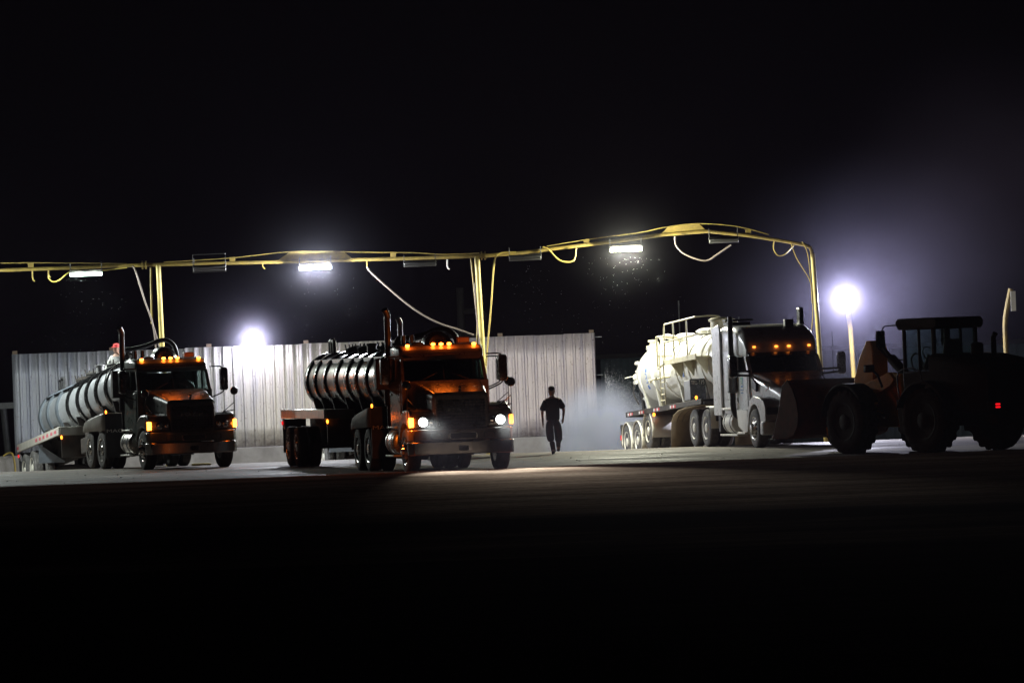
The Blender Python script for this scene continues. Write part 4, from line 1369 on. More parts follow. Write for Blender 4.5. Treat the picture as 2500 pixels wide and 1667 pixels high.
def walking_person(label, loc, rz):
    t = thing('person', label, 'person', loc, rz)
    J = {'pelvis': (0, 0, .95, .14, .11), 'waist': (0, .0, 1.10, .15, .11), 'chest': (0, -.01, 1.32, .17, .12), 'neck0': (0, 0, 1.46, .09, .085), 'neck': (0, -.01, 1.55, .052),
         'head': (0, -.015, 1.62, .05)}
    B = [('pelvis', 'waist'), ('waist', 'chest'), ('chest', 'neck0'), ('neck0', 'neck'), ('neck', 'head')]
    # arms: his right arm (viewer's left) swings a little back, left one slightly forward
    J.update({'sl': (-.19, .0, 1.43, .065), 'el': (-.285, .05, 1.13, .045), 'wl': (-.275, .03, .885, .030),
              'sr': (.19, 0, 1.45, .065), 'er': (.30, .02, 1.17, .045), 'wr': (.285, -.10, .965, .030)})
    B += [('neck0', 'sl'), ('sl', 'el'), ('el', 'wl'), ('neck0', 'sr'), ('sr', 'er'), ('er', 'wr')]
    hand_joints(J, B, 'hl', 'wl', (-.05, -.02, -1), (0.2, -1, 0), (1, .1, 0), .35)
    hand_joints(J, B, 'hr', 'wr', (-.10, -.2, -1), (-0.4, -1, 0), (-1, .2, 0), .45)
    # legs: front leg straight on the ground, rear leg bent with its heel up
    J.update({'hpl': (-.10, 0, .90, .085), 'kl': (-.075, -.16, .50, .058), 'al': (.0, -.24, .10, .042), 'tl': (-.01, -.40, .035, .035),
              'hpr': (.10, 0, .90, .085), 'kr': (.135, -.06, .50, .058), 'ar': (.10, .30, .22, .042), 'tr': (.105, .24, .09, .033)})
    B += [('pelvis', 'hpl'), ('hpl', 'kl'), ('kl', 'al'), ('al', 'tl'), ('pelvis', 'hpr'), ('hpr', 'kr'), ('kr', 'ar'), ('ar', 'tr')]
    skin_body('body', J, B, M['skin'], t)
    head_mesh(t, (-.01, -.03, 1.685))
    b = MB()
    b.loft([[(-.01 + .088 * k * math.sin(2 * math.pi * i / 18), -.025 - .108 * k * math.cos(2 * math.pi * i / 18), z) for i in range(18)] for z, k in ((1.715, 1.0), (1.76, .99), (1.795, .85), (1.815, .5), (1.82, .05))])
    b.loft([[(-.01 + x, y, z) for x, y, z in ((-.075, -.09, 1.72), (-.06, -.17, 1.705), (0, -.19, 1.70), (.06, -.17, 1.705), (.075, -.09, 1.72))], [(-.01 + x, y, z + .012) for x, y, z in ((-.075, -.09, 1.72), (-.06, -.17, 1.705), (0, -.19, 1.70), (.06, -.17, 1.705), (.075, -.09, 1.72))]])
    b.build('cap', M['dark_shirt'], t)
    Jt = {'c': (0, -.005, 1.30, .205, .150), 'h': (0, 0, 1.02, .20, .155), 'b': (0, 0, .83, .205, .16), 'n': (0, 0, 1.45, .115, .10), 'l': (-.185, 0, 1.40, .085), 'l2': (-.25, .028, 1.25, .092), 'l3': (-.282, .036, 1.15, .102),
          'r': (.185, 0, 1.42, .085), 'r2': (.25, .012, 1.29, .09), 'r3': (.287, .018, 1.20, .10)}
    skin_body('t_shirt', Jt, [('c', 'h'), ('h', 'b'), ('c', 'n'), ('n', 'l'), ('l', 'l2'), ('l2', 'l3'), ('n', 'r'), ('r', 'r2'), ('r2', 'r3')], M['dark_shirt'], t)
    Jp = {'p': (0, 0, .94, .175, .14), 'p0': (0, 0, 1.0, .17, .14), 'hl': (-.10, -.01, .86, .13), 'ml': (-.095, -.08, .66, .125), 'kl': (-.08, -.16, .50, .112), 'cl': (-.05, -.20, .31, .108),
          'hr': (.10, -.01, .86, .13), 'mr': (.125, -.03, .66, .125), 'kr': (.138, -.06, .50, .112), 'cr': (.122, .12, .34, .108)}
    skin_body('trousers', Jp, [('p', 'p0'), ('p', 'hl'), ('hl', 'ml'), ('ml', 'kl'), ('kl', 'cl'), ('p', 'hr'), ('hr', 'mr'), ('mr', 'kr'), ('kr', 'cr')], M['dark_trousers'], t)
    skin_body('boot', {'a': (-.005, -.235, .14, .068), 'k': (-.04, -.205, .36, .082), 'h': (.005, -.21, .055, .052, .05), 't': (-.01, -.42, .045, .048, .045)}, [('a', 'k'), ('a', 'h'), ('h', 't')], M['boot'], t)
    skin_body('boot', {'a': (.102, .285, .25, .066), 'k': (.125, .12, .38, .08), 'h': (.10, .34, .16, .05), 't': (.105, .23, .075, .046)}, [('a', 'k'), ('a', 'h'), ('h', 't')], M['boot'], t)
    return t

def kneeling_person(label, loc, rz):
    t = thing('person', label, 'person', loc, rz)
    J = {'pelvis': (0, .12, .28, .14, .12), 'chest': (0, .0, .66, .17, .12), 'neck0': (0, -.03, .80, .09), 'neck': (0, -.05, .88, .052), 'head': (0, -.06, .95, .05),
         'sl': (-.19, -.02, .75, .062), 'el': (-.32, -.10, .48, .045), 'wl': (-.36, -.20, .22, .032), 'sr': (.19, -.02, .75, .062), 'er': (.36, -.16, .56, .045), 'wr': (.46, -.34, .42, .032),
         'hl': (-.11, .1, .24, .10), 'kl': (-.16, -.28, .12, .07), 'fl': (-.14, .16, .06, .05), 'hr': (.11, .1, .24, .10), 'kr': (.16, -.28, .12, .07), 'fr': (.14, .16, .06, .05)}
    B = [('pelvis', 'chest'), ('chest', 'neck0'), ('neck0', 'neck'), ('neck', 'head'), ('neck0', 'sl'), ('sl', 'el'), ('el', 'wl'), ('neck0', 'sr'), ('sr', 'er'), ('er', 'wr'),
         ('pelvis', 'hl'), ('hl', 'kl'), ('kl', 'fl'), ('pelvis', 'hr'), ('hr', 'kr'), ('kr', 'fr')]
    hand_joints(J, B, 'a', 'wl', (-.05, -.3, -1), (1, 0, 0), (0, .3, -.2), .4)
    hand_joints(J, B, 'b', 'wr', (.6, -1, -.2), (-1, 0, .3), (0, 0, -1), .4)
    skin_body('body', J, B, M['skin'], t)
    head_mesh(t, (0, -.08, 1.01))
    b = MB()
    b.loft([[(.088 * k * math.sin(2 * math.pi * i / 18), -.07 - .108 * k * math.cos(2 * math.pi * i / 18), z) for i in range(18)] for z, k in ((1.03, 1.0), (1.08, .99), (1.12, .85), (1.14, .5), (1.145, .05))])
    b.loft([[(x, y - .04, z) for x, y, z in ((-.075, -.09, 1.045), (-.06, -.19, 1.03), (.06, -.19, 1.03), (.075, -.09, 1.045))], [(x, y - .04, z + .012) for x, y, z in ((-.075, -.09, 1.045), (-.06, -.19, 1.03), (.06, -.19, 1.03), (.075, -.09, 1.045))]])
    b.build('cap', M['red_cap'], t)
    Js = {'c': (0, .0, .62, .205, .155), 'b': (0, .09, .34, .19, .15), 'n': (0, -.03, .78, .12), 'l': (-.195, -.02, .75, .088), 'l2': (-.325, -.10, .48, .075), 'l3': (-.355, -.18, .28, .062),
          'r': (.195, -.02, .75, .088), 'r2': (.36, -.16, .56, .075), 'r3': (.43, -.29, .45, .062)}
    skin_body('shirt', Js, [('c', 'b'), ('c', 'n'), ('n', 'l'), ('l', 'l2'), ('l2', 'l3'), ('n', 'r'), ('r', 'r2'), ('r2', 'r3')], M['grey_shirt'], t)
    Jp = {'p': (0, .12, .26, .165, .14), 'hl': (-.11, .1, .24, .115), 'kl': (-.16, -.28, .12, .085), 'fl': (-.14, .14, .07, .065), 'hr': (.11, .1, .24, .115), 'kr': (.16, -.28, .12, .085), 'fr': (.14, .14, .07, .065)}
    skin_body('trousers', Jp, [('p', 'hl'), ('hl', 'kl'), ('kl', 'fl'), ('p', 'hr'), ('hr', 'kr'), ('kr', 'fr')], M['dark_trousers'], t)
    return t
# ------------------------------------------------------------------ ground
def ground_mat(name, base, dark, light, wet, spec=.4):
    m, nt, b = new_mat(name)
    b.inputs['Specular IOR Level'].default_value = spec
    v = coords(nt, (0.35, 1.0, 1.0))
    v2 = coords(nt, (1.0, 1.0, 1.0))
    n1 = noise(nt, v, 0.55, 6, 0.62)
    n2 = noise(nt, v2, 6.0, 6, 0.7)
    r1 = ramp(nt, n1, [(.30, dark), (.48, base), (.66, light)])
    r2 = ramp(nt, n2, [(.35, (.55, .53, .52)), (.6, (1, 1, 1))])
    mx = nt.nodes.new('ShaderNodeMix')
    mx.data_type = 'RGBA'
    mx.blend_type = 'MULTIPLY'
    mx.inputs[0].default_value = 0.8
    nt.links.new(r1.outputs[0], mx.inputs[6])
    nt.links.new(r2.outputs[0], mx.inputs[7])
    # tyre tracks: dark curved lines left by wheels
    w = nt.nodes.new('ShaderNodeTexWave')
    w.wave_type = 'BANDS'
    w.bands_direction = 'Y'
    w.inputs['Scale'].default_value = 0.55
    w.inputs['Distortion'].default_value = 7.0
    w.inputs['Detail'].default_value = 3.0
    w.inputs['Detail Scale'].default_value = 0.5
    nt.links.new(coords(nt, (0.10, 1.0, 1.0)), w.inputs['Vector'])
    r3 = ramp(nt, w.outputs['Fac'], [(.0, (.45, .43, .42)), (.22, (1, 1, 1))])
    mx2 = nt.nodes.new('ShaderNodeMix')
    mx2.data_type = 'RGBA'
    mx2.blend_type = 'MULTIPLY'
    mx2.inputs[0].default_value = 0.75
    nt.links.new(mx.outputs[2], mx2.inputs[6])
    nt.links.new(r3.outputs[0], mx2.inputs[7])
    n4 = noise(nt, coords(nt, (.05, 1.5, 1)), 1.0, 5, .7)
    r4 = ramp(nt, n4, [(.32, (.50, .47, .45)), (.60, (1.08, 1.06, 1.04))])
    mx4 = nt.nodes.new('ShaderNodeMix')
    mx4.data_type = 'RGBA'
    mx4.blend_type = 'MULTIPLY'
    mx4.inputs[0].default_value = 1.0
    nt.links.new(mx2.outputs[2], mx4.inputs[6])
    nt.links.new(r4.outputs[0], mx4.inputs[7])
    nt.links.new(mx4.outputs[2], b.inputs['Base Color'])
    rr = ramp(nt, n1, [(.36, (wet,) * 3), (.58, (.85,) * 3)])
    nt.links.new(rr.outputs[0], b.inputs['Roughness'])
    bp = nt.nodes.new('ShaderNodeBump')
    bp.inputs['Strength'].default_value = 0.5
    bp.inputs['Distance'].default_value = 0.03
    nt.links.new(n2, bp.inputs['Height'])
    nt.links.new(bp.outputs[0], b.inputs['Normal'])
    return m

def terrain(name, ys, m, xw=90, wob=0.0):
    b = MB()
    xs = [-xw + 2 * xw * i / 90 for i in range(91)]
    rnd = random.Random(len(name))
    rows = []
    for i, (y, z) in enumerate(ys):
        edge = i in (0, len(ys) - 1)
        rows.append([(x, y, z + (0 if edge else rnd.uniform(-wob, wob))) for x in xs])
    b.sheet(rows)
    o = b.build(name, m)
    return tag(o, None, None, kind='structure')

def ramp_z(y):
    if y < 144.5:
        return 0.0
    t_ = y - 144.5
    if t_ < 3:
        return -0.078 * t_ * t_ / 6
    return -0.117 - 0.078 * (min(y, 174) - 147.5)

M['concrete'] = ground_mat('worn_concrete', (.205, .172, .150), (.085, .070, .062), (.33, .285, .245), .55, .3)
M['asphalt'] = ground_mat('dirty_asphalt', (.25, .185, .150), (.13, .092, .075), (.35, .27, .225), .80, .0)
# the yard's worn surface darkens to near-black towards the verge, patch by patch
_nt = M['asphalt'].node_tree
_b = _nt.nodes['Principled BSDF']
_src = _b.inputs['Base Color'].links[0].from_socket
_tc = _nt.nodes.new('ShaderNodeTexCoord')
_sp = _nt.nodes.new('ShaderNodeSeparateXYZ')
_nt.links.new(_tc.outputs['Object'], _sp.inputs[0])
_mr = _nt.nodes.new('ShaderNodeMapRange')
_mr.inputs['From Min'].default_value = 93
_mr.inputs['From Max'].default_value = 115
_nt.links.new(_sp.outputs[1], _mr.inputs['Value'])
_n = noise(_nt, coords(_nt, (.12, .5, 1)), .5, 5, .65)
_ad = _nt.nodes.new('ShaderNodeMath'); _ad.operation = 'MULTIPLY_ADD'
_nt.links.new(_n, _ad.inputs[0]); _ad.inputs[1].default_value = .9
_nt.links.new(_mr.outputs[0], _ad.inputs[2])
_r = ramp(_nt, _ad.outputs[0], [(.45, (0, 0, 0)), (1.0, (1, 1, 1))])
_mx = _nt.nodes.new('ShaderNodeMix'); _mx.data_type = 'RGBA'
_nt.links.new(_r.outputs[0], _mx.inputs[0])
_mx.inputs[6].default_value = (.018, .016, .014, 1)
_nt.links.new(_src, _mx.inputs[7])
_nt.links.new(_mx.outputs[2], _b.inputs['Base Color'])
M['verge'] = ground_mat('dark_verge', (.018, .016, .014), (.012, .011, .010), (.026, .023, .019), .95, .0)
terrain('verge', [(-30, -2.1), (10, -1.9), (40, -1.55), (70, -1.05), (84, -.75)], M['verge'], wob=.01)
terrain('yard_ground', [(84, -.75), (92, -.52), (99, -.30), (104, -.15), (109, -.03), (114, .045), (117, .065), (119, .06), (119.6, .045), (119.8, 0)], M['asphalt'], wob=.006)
terrain('concrete_apron', [(119.8, 0), (122, 0), (126, 0), (130, 0), (135, 0), (140, 0), (144.5, 0)], M['concrete'])
terrain('wash_bay_ramp', [(y / 2, ramp_z(y / 2)) for y in range(289, 349)], M['concrete'])
terrain('far_ground', [(174, ramp_z(174)), (220, -2.2), (330, -2.2)], M['asphalt'], wob=0)

# ------------------------------------------------------------------ corrugated wall on its concrete base
def wall_mat():
    m, nt, b = new_mat('galvanised_sheet')
    tc = nt.nodes.new('ShaderNodeTexCoord')
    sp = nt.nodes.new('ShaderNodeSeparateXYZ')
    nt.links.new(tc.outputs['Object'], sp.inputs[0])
    v = coords(nt, (1.6, 1, .18))
    n1 = noise(nt, v, 2.2, 6, .7)
    # tint of the lamp light painted along the wall: bluish, warm, then lavender
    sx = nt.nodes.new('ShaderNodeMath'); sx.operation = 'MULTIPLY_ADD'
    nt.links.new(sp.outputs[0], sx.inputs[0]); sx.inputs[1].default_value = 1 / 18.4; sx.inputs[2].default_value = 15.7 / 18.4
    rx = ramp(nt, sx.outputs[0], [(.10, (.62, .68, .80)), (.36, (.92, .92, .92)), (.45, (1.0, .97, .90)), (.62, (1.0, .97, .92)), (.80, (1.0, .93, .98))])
    r1 = ramp(nt, n1, [(.30, (.46, .45, .49)), (.5, (.60, .57, .54)), (.68, (.68, .645, .595))])
    n2 = noise(nt, coords(nt), 5, 7, .75)
    # splash dirt rising from the base, patchy
    md = nt.nodes.new('ShaderNodeMath')
    md.operation = 'MULTIPLY_ADD'
    nt.links.new(sp.outputs[2], md.inputs[0])
    md.inputs[1].default_value = .55
    md.inputs[2].default_value = .0
    ad = nt.nodes.new('ShaderNodeMath')
    ad.operation = 'ADD'
    nt.links.new(md.outputs[0], ad.inputs[0])
    nt.links.new(n2, ad.inputs[1])
    r2 = ramp(nt, ad.outputs[0], [(.50, (.38, .35, .33)), (.85, (1, 1, 1))])
    mx = nt.nodes.new('ShaderNodeMix')
    mx.data_type = 'RGBA'
    mx.blend_type = 'MULTIPLY'
    mx.inputs[0].default_value = .9
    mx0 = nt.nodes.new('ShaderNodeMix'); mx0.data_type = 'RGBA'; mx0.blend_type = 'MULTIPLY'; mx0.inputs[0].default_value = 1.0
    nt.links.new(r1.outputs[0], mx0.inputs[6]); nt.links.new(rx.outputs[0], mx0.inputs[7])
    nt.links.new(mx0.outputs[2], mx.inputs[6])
    nt.links.new(r2.outputs[0], mx.inputs[7])
    # specks and small rust spots
    n5 = noise(nt, coords(nt), 16, 2, .5)
    r5 = ramp(nt, n5, [(.30, (.55, .48, .42)), (.36, (1, 1, 1))])
    mx5 = nt.nodes.new('ShaderNodeMix'); mx5.data_type = 'RGBA'; mx5.blend_type = 'MULTIPLY'; mx5.inputs[0].default_value = .9
    nt.links.new(mx.outputs[2], mx5.inputs[6]); nt.links.new(r5.outputs[0], mx5.inputs[7])
    mx = mx5
    # darker line down one edge of each rib
    ma = nt.nodes.new('ShaderNodeMath'); ma.operation = 'MULTIPLY_ADD'
    nt.links.new(sp.outputs[0], ma.inputs[0]); ma.inputs[1].default_value = 1 / .305; ma.inputs[2].default_value = 100 + 15.7 / .305
    fr = nt.nodes.new('ShaderNodeMath'); fr.operation = 'FRACT'
    nt.links.new(ma.outputs[0], fr.inputs[0])
    r4 = ramp(nt, fr.outputs[0], [(.62, (1, 1, 1)), (.67, (.66, .65, .70)), (.73, (.66, .65, .70)), (.78, (1, 1, 1))])
    mx3 = nt.nodes.new('ShaderNodeMix'); mx3.data_type = 'RGBA'; mx3.blend_type = 'MULTIPLY'; mx3.inputs[0].default_value = .9
    nt.links.new(mx.outputs[2], mx3.inputs[6]); nt.links.new(r4.outputs[0], mx3.inputs[7])
    nt.links.new(mx3.outputs[2], b.inputs['Base Color'])
    b.inputs['Metallic'].default_value = .35
    b.inputs['Roughness'].default_value = .5
    return m
WY = 165.0
wall = thing('corrugated_wall', 'long corrugated metal wall standing on a concrete base behind the trucks', 'wall', (0, WY, 0))
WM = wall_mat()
x, k = -15.70, 0
tops = []
prof = []
while x < 2.30:
    prof += [(x, 0), (x + .115, 0), (x + .13, -.012), (x + .145, 0), (x + .20, 0), (x + .228, -.045), (x + .277, -.045)]
    x += .305
prof.append((x, 0))
XR = x
b = MB()
rw = random.Random(5)
pan = [(rw.uniform(-.012, .012), rw.uniform(-.014, .012), rw.uniform(-.01, .01)) for _ in range(40)]
def pj(px_):
    return pan[int((px_ + 15.75) / .915)]
b.sheet([[(px_, py_ + pj(px_)[0] * (z - .2) / 3 + (pj(px_)[2] if 1 < z < 3 else 0) * math.sin(px_ * 2.1 + z), z + (pj(px_)[1] if z > 3 else 0)) for px_, py_ in prof] for z in (.20, .8, 1.4, 2.0, 2.6, 3.36)])
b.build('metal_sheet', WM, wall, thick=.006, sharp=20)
b = MB()
for z in (.8, 2.1, 3.1):
    b.box(-15.7, XR, .05, .12, z - .05, z + .05)
b.build('wall_rail', M['steel'], wall)
M['base'] = mat('stained_concrete', (.34, .32, .30), .85, dirt=.7, dcol=(.18, .165, .155), dscale=1.6, bump=.4)
b = MB()
b.box(-19.5, 4.2, -.12, .35, -2.3, .19)
b.build('concrete_base', M['base'], wall, bevel=.02)
for i in range(7):
    xx = -15.62 + i * 3.05 if i < 6 else XR - .06
    if i == 6:
        xx = XR - .1
    b = MB()
    b.box(xx - .075, xx + .075, .13, .28, .19, 3.47)
    b.build('wall_post', M['post_brown'], wall)
for z in (.95, 2.05, 3.24):
    b = MB()
    b.tube([(XR - .02, .09, z), (XR + .22, .09, z)], .016, 6)
    b.build('end_bar', M['steel'], wall)

# steel frame beyond the wall's end, and the building beyond the third bay
fr_ = thing('steel_frame', 'pale steel frame with a leaning post beyond the corrugated wall', 'frame', (-16.6, 172, -1.6))
b = MB()
b.box(-3.0, .75, -.1, .1, 3.25, 3.45)
b.build('beam', M['steel'], fr_)
for xa, xb in ((-.10, .12), (-2.6, -2.5)):
    b = MB()
    b.tube([(xb, 0, 0), (xa, 0, 3.25)], .11, 8)
    b.build('leg', M['steel'], fr_)

M['teal'] = mat('dark_teal_cladding', (.07, .10, .11), .6, dirt=.5, dscale=1.0)
bd = thing('shed', 'dark teal flat-roofed shed behind the white tanker and the wash bay', 'building', (9.0, 186, -2.2))
b = MB()
p_ = []
x = -5.9
while x < 12.5:
    p_ += [(x, 0), (x + .2, 0), (x + .23, -.035), (x + .30, -.035), (x + .33, 0)]
    x += .4
b.sheet([[(a, c, 0) for a, c in p_], [(a, c, 4.80) for a, c in p_]])
b.build('wall', M['teal'], bd, thick=.01, sharp=20)
b = MB()
b.box(-6.1, 12.7, -.3, 8, 4.80, 4.95)
b.build('roof', M['loader_dark'], bd)
b = MB()
b.tube([(-3.05, .4, 4.95), (-3.05, .4, 6.75)], .022, 6)
b.build('roof_pole', M['steel'], bd)
md_ = MB()
rnd = random.Random(3)
rings = []
for i in range(9):
    f = i / 8
    z = 2.05 * f
    rr_ = (1 - f) ** .75
    rings.append([((1.7 * rr_ + .05) * math.cos(a) * (1 + rnd.uniform(-.08, .08)), (1.5 * rr_ + .05) * math.sin(a), z + rnd.uniform(-.05, .05)) for a in [2 * math.pi * q / 22 for q in range(22)]])
md_.loft(rings)
M['mud'] = mat('tan_mud', (.36, .28, .17), .9, dirt=.5, dscale=3, bump=.6)
mo = md_.build('mud_mound', M['mud'], None, sharp=60)
mo.location = (2.05, 171.5, -1.9)
mo.scale = (.75, 1, 2.0)
tag(mo, 'tan mound of mud showing past the end of the corrugated wall', 'mound')

# faint pipework far behind
pr_ = thing('vent_riser', 'faint tall pipe riser with square bends behind the wall', 'pipework', (-1.7, 178, -2))
b = MB()
b.tube([(.0, 0, 0), (0, 0, 7.15)], .13, 10)
b.lathe([(.13, 0), (.28, .25), (.28, 1.0), (.13, 1.25)], (0, 0, 4.2), 'Z', 14)
b.build('pipe', M['loader_dark'], pr_)
b = MB()
b.tube([(-1.5, 0, 0), (-1.5, 0, 5.3), (-1.35, 0, 5.45), (.9, 0, 5.45)], .14, 10)
b.build('pipe', M['loader_dark'], pr_)
b = MB()
b.tube([(0, 0, 6.35), (.68, 0, 6.35), (.78, 0, 6.25), (.78, 0, 0)], .09, 8)
b.build('pipe', M['loader_dark'], pr_)

# ------------------------------------------------------------------ yellow pipe gantry over the bays
GD = 150.0
g = lambda px, py, d=GD: at(px, py, d)
gz = ramp_z(GD)
ga = thing('pipe_gantry', 'yellow pipe gantry spanning the bays above the trucks', 'gantry', (0, GD, gz))
GI = Matrix.Translation((0, -GD, -gz))
L = lambda px, py, d=GD: GI @ at(px, py, d)
def gtube(name, pts, r, m='yellow', n=10, smooth=0):
    pts = [L(*p) for p in pts]
    b = MB()
    b.tube(spline(pts, smooth) if smooth else pts, r, n)
    return b.build(name, M[m], ga)
def post(px0, py0, px1, py1, r):
    a, c = L(px0, py0), L(px1, py1)
    t_ = a.z / (a.z - c.z)
    base = a + (c - a) * t_
    b = MB()
    b.tube([a, base + Vector((0, 0, .02))], r, 14)
    o = b.build('post', M['pale_yellow'], ga)
    q = MB()
    q.box(base.x - .2, base.x + .2, -.2, .2, 0.0, .025)
    q.build('base_plate', M['pale_yellow'], o)
gtube('beam', [(-260, 669), (-60, 662), (160, 654), (345, 647)], .053)
gtube('beam', [(345, 647), (700, 639), (990, 631), (1175, 625)], .053)
gtube('beam', [(1175, 625), (1270, 618), (1360, 606), (1520, 587), (1620, 573), (1722, 565), (1730, 565)], .053)
gtube('beam', [(1730, 565), (1820, 574), (1900, 586), (1962, 597), (1978, 604), (1984, 620)], .053)
post(386, 648, 398, 885, .070)
post(1164, 626, 1178, 855, .078)
post(1984, 620, 2004, 900, .066)
gtube('standpipe', [(368, 652), (371, 790)], .032)
gtube('standpipe', [(1150, 630), (1156, 690), (1166, 790), (1164, 860)], .028)
gtube('conduit', [(-200, 648), (0, 642), (180, 642), (310, 644)], .016, n=6, smooth=5)
gtube('conduit', [(400, 640), (560, 630), (690, 616), (770, 614), (900, 616), (1010, 617), (1080, 621), (1170, 618)], .016, n=6, smooth=5)
gtube('conduit', [(1335, 601), (1440, 584), (1560, 568), (1630, 554), (1705, 546), (1800, 553), (1878, 573)], .016, n=6, smooth=5)
def plate(pts):
    b = MB()
    pl = [L(*p) for p in pts]
    b.loft([[(p.x, -.01, p.z) for p in pl], [(p.x, .01, p.z) for p in pl]])
    return b.build('gable_plate', M['yellow'], ga, bevel=.004)
plate([(678, 636), (708, 615), (838, 614), (860, 631)])
plate([(1614, 571), (1632, 553), (1706, 546), (1724, 562)])
for a_ in ((68, 643, 16), (560, 628, 14), (953, 618, 14), (1425, 586, 13), (1820, 561, 10)):
    plate([(a_[0], a_[1]), (a_[0] + 14, a_[1] - 1), (a_[0] + 14, a_[1] + a_[2]), (a_[0], a_[1] + a_[2])])
for px_, py_ in ((352, 647), (1180, 624)):
    b = MB()
    c = L(px_, py_)
    b.lathe([(.06, -.07), (.12, -.07), (.12, -.03), (.07, -.03), (.07, .03), (.12, .03), (.12, .07), (.06, .07)], c, 'X', 16)
    b.build('pipe_flange', M['yellow'], ga)
for px_, py_, hh, mm in ((79, 659, 26, 'yellow'), (118, 658, 18, 'yellow'), (1092, 634, 22, 'fender_white'), (641, 641, 14, 'yellow'), (896, 636, 20, 'yellow')):
    gtube('hanger', [(px_, py_), (px_, py_ + hh * .7), (px_ + 3, py_ + hh), (px_ + 6, py_ + hh + 1)], .020, mm, 6)

def hose(label, pts, r, m, n=7):
    c = at(*pts[0])
    b = MB()
    b.tube(spline([at(*p) - c for p in pts], n), r, 8)
    o = b.build('hose', M[m])
    o.location = c
    return tag(o, label, 'hose')
D_ = 149.85
H = lambda *p: [(q[0], q[1], D_) for q in p]
hose('grey hose slanting from the gantry to the foot of its first post', H((322, 650), (330, 660), (352, 730), (373, 792), (381, 850), (388, 895)), .026, 'hose_grey')
hose('thin pale line crossing the first gantry post behind the cab', H((376, 800), (384, 830), (400, 892)), .02, 'hose_grey')
hose('small looped hose beside the green-glowing lamp', H((118, 672), (119, 680), (130, 688), (145, 683), (165, 667), (185, 661), (250, 660), (310, 653)), .018, 'hose_yellow')
hose('long pale hose drooping from mid gantry toward the black tanker cab', H((896, 652), (905, 664), (945, 701), (1000, 747), (1045, 776), (1085, 794), (1115, 803), (1157, 818)), .026, 'hose_grey')
hose('yellow hose hanging straight down just past the second gantry post', H((1260, 616), (1225, 617), (1210, 628), (1205, 660), (1198, 760), (1187, 880), (1188, 890)), .024, 'hose_yellow')
hose('thin hose strapped slantwise across the second gantry post', H((1158, 690), (1162, 760), (1174, 860)), .018, 'hose_grey')
hose('yellow hose loop hanging between second post and yellowish lamp', H((1325, 603), (1340, 610), (1362, 633), (1385, 640), (1402, 633), (1407, 606)), .024, 'hose_yellow')
hose('wide dark hose loop hanging under the gantry peak', H((1648, 577), (1650, 598), (1668, 618), (1700, 632), (1727, 636), (1750, 622), (1785, 598)), .024, 'hose_grey')
hose('small thin hose loop near the last gantry bend', H((1890, 589), (1889, 608), (1900, 624), (1918, 620), (1938, 599)), .016, 'hose_yellow')
hose('slack cable swinging from the gantry bend into the last post', H((1930, 590), (1945, 630), (1975, 680), (1984, 715), (1984, 780), (1980, 810)), .014, 'hose_yellow')
hose('cable running down along the last gantry post', H((1958, 590), (1972, 620), (1980, 690), (1983, 740)), .014, 'hose_yellow')

# ------------------------------------------------------------------ lamps on the gantry
def tube_fixture(px, py, label, lens, power, col, lit=True, w=.93, d=149.6, hang=.10, tilt=0.0, guard=False):
    c = at(px, py, d)
    t = thing('strip_light', label, 'strip light', c, 0, 'strip lights hung on the gantry')
    t.rotation_euler = (tilt, ROLL * -.2, 0)
    b = MB()
    b.prism([(-.16, .03), (.16, .03), (.11, .10), (-.11, .10)], 'X', -w / 2, w / 2)
    b.build('housing', M['fixture'], t, bevel=.01)
    q = MB()
    q.prism([(-.13, .027), (.13, .027), (.11, -.05), (.06, -.07), (-.06, -.07), (-.11, -.05)], 'X', -w / 2 + .01, w / 2 - .01)
    q.build('diffuser', M[lens], t, bevel=.01)
    for s in (-1, 1):
        q = MB()
        q.tube([(s * (w / 2 - .02), 0, .09), (s * (w / 2 - .02), .1, .10 + hang + .1)], .012, 6)
        q.build('hanger', M['fixture'], t)
    if guard:
        q = MB()
        q.tube([(-w / 2, -.12, -.10), (-w / 2, -.12, .40), (w / 2, -.12, .40), (w / 2, -.12, -.10), (-w / 2, -.12, -.10)], .012, 6)
        q.build('wire_guard', M['fixture'], t)
    if lit:
        for x_ in (-.25, .25):
            lamp('bulb', 'POINT', power / 2, col, t, (x_, -.20, -.06), shadow_soft_size=.10)
    return t
tube_fixture(210, 668, 'lit greenish strip light nearest the gantry end, over the grey tanker', 'tube_green', 550, (.88, 1.0, .90))
tube_fixture(-170, 684, 'lit strip light on the gantry beam beyond the grey tanker', 'tube_white', 2600, (.92, 1.0, .94))
tube_fixture(770, 652, 'brightest white strip light under the middle gantry span', 'tube_white', 3700, (.90, .94, 1.0))
tube_fixture(1528, 608, 'lit yellowish strip light over the white tanker', 'tube_yellow', 3500, (1.0, 1.0, .78))
tube_fixture(512, 655, 'unlit strip light in a wire frame between first post and the white lamp', 'dead_tube', 0, None, False, hang=.10, guard=True)
tube_fixture(1025, 645, 'unlit strip light before the second gantry post', 'dead_tube', 0, None, False, hang=.08)
tube_fixture(1282, 630, 'unlit strip light just past the second gantry post', 'dead_tube', 0, None, False, hang=.12)
tube_fixture(1767, 587, 'unlit strip light past the gantry peak', 'dead_tube', 0, None, False, hang=.16, w=.85)

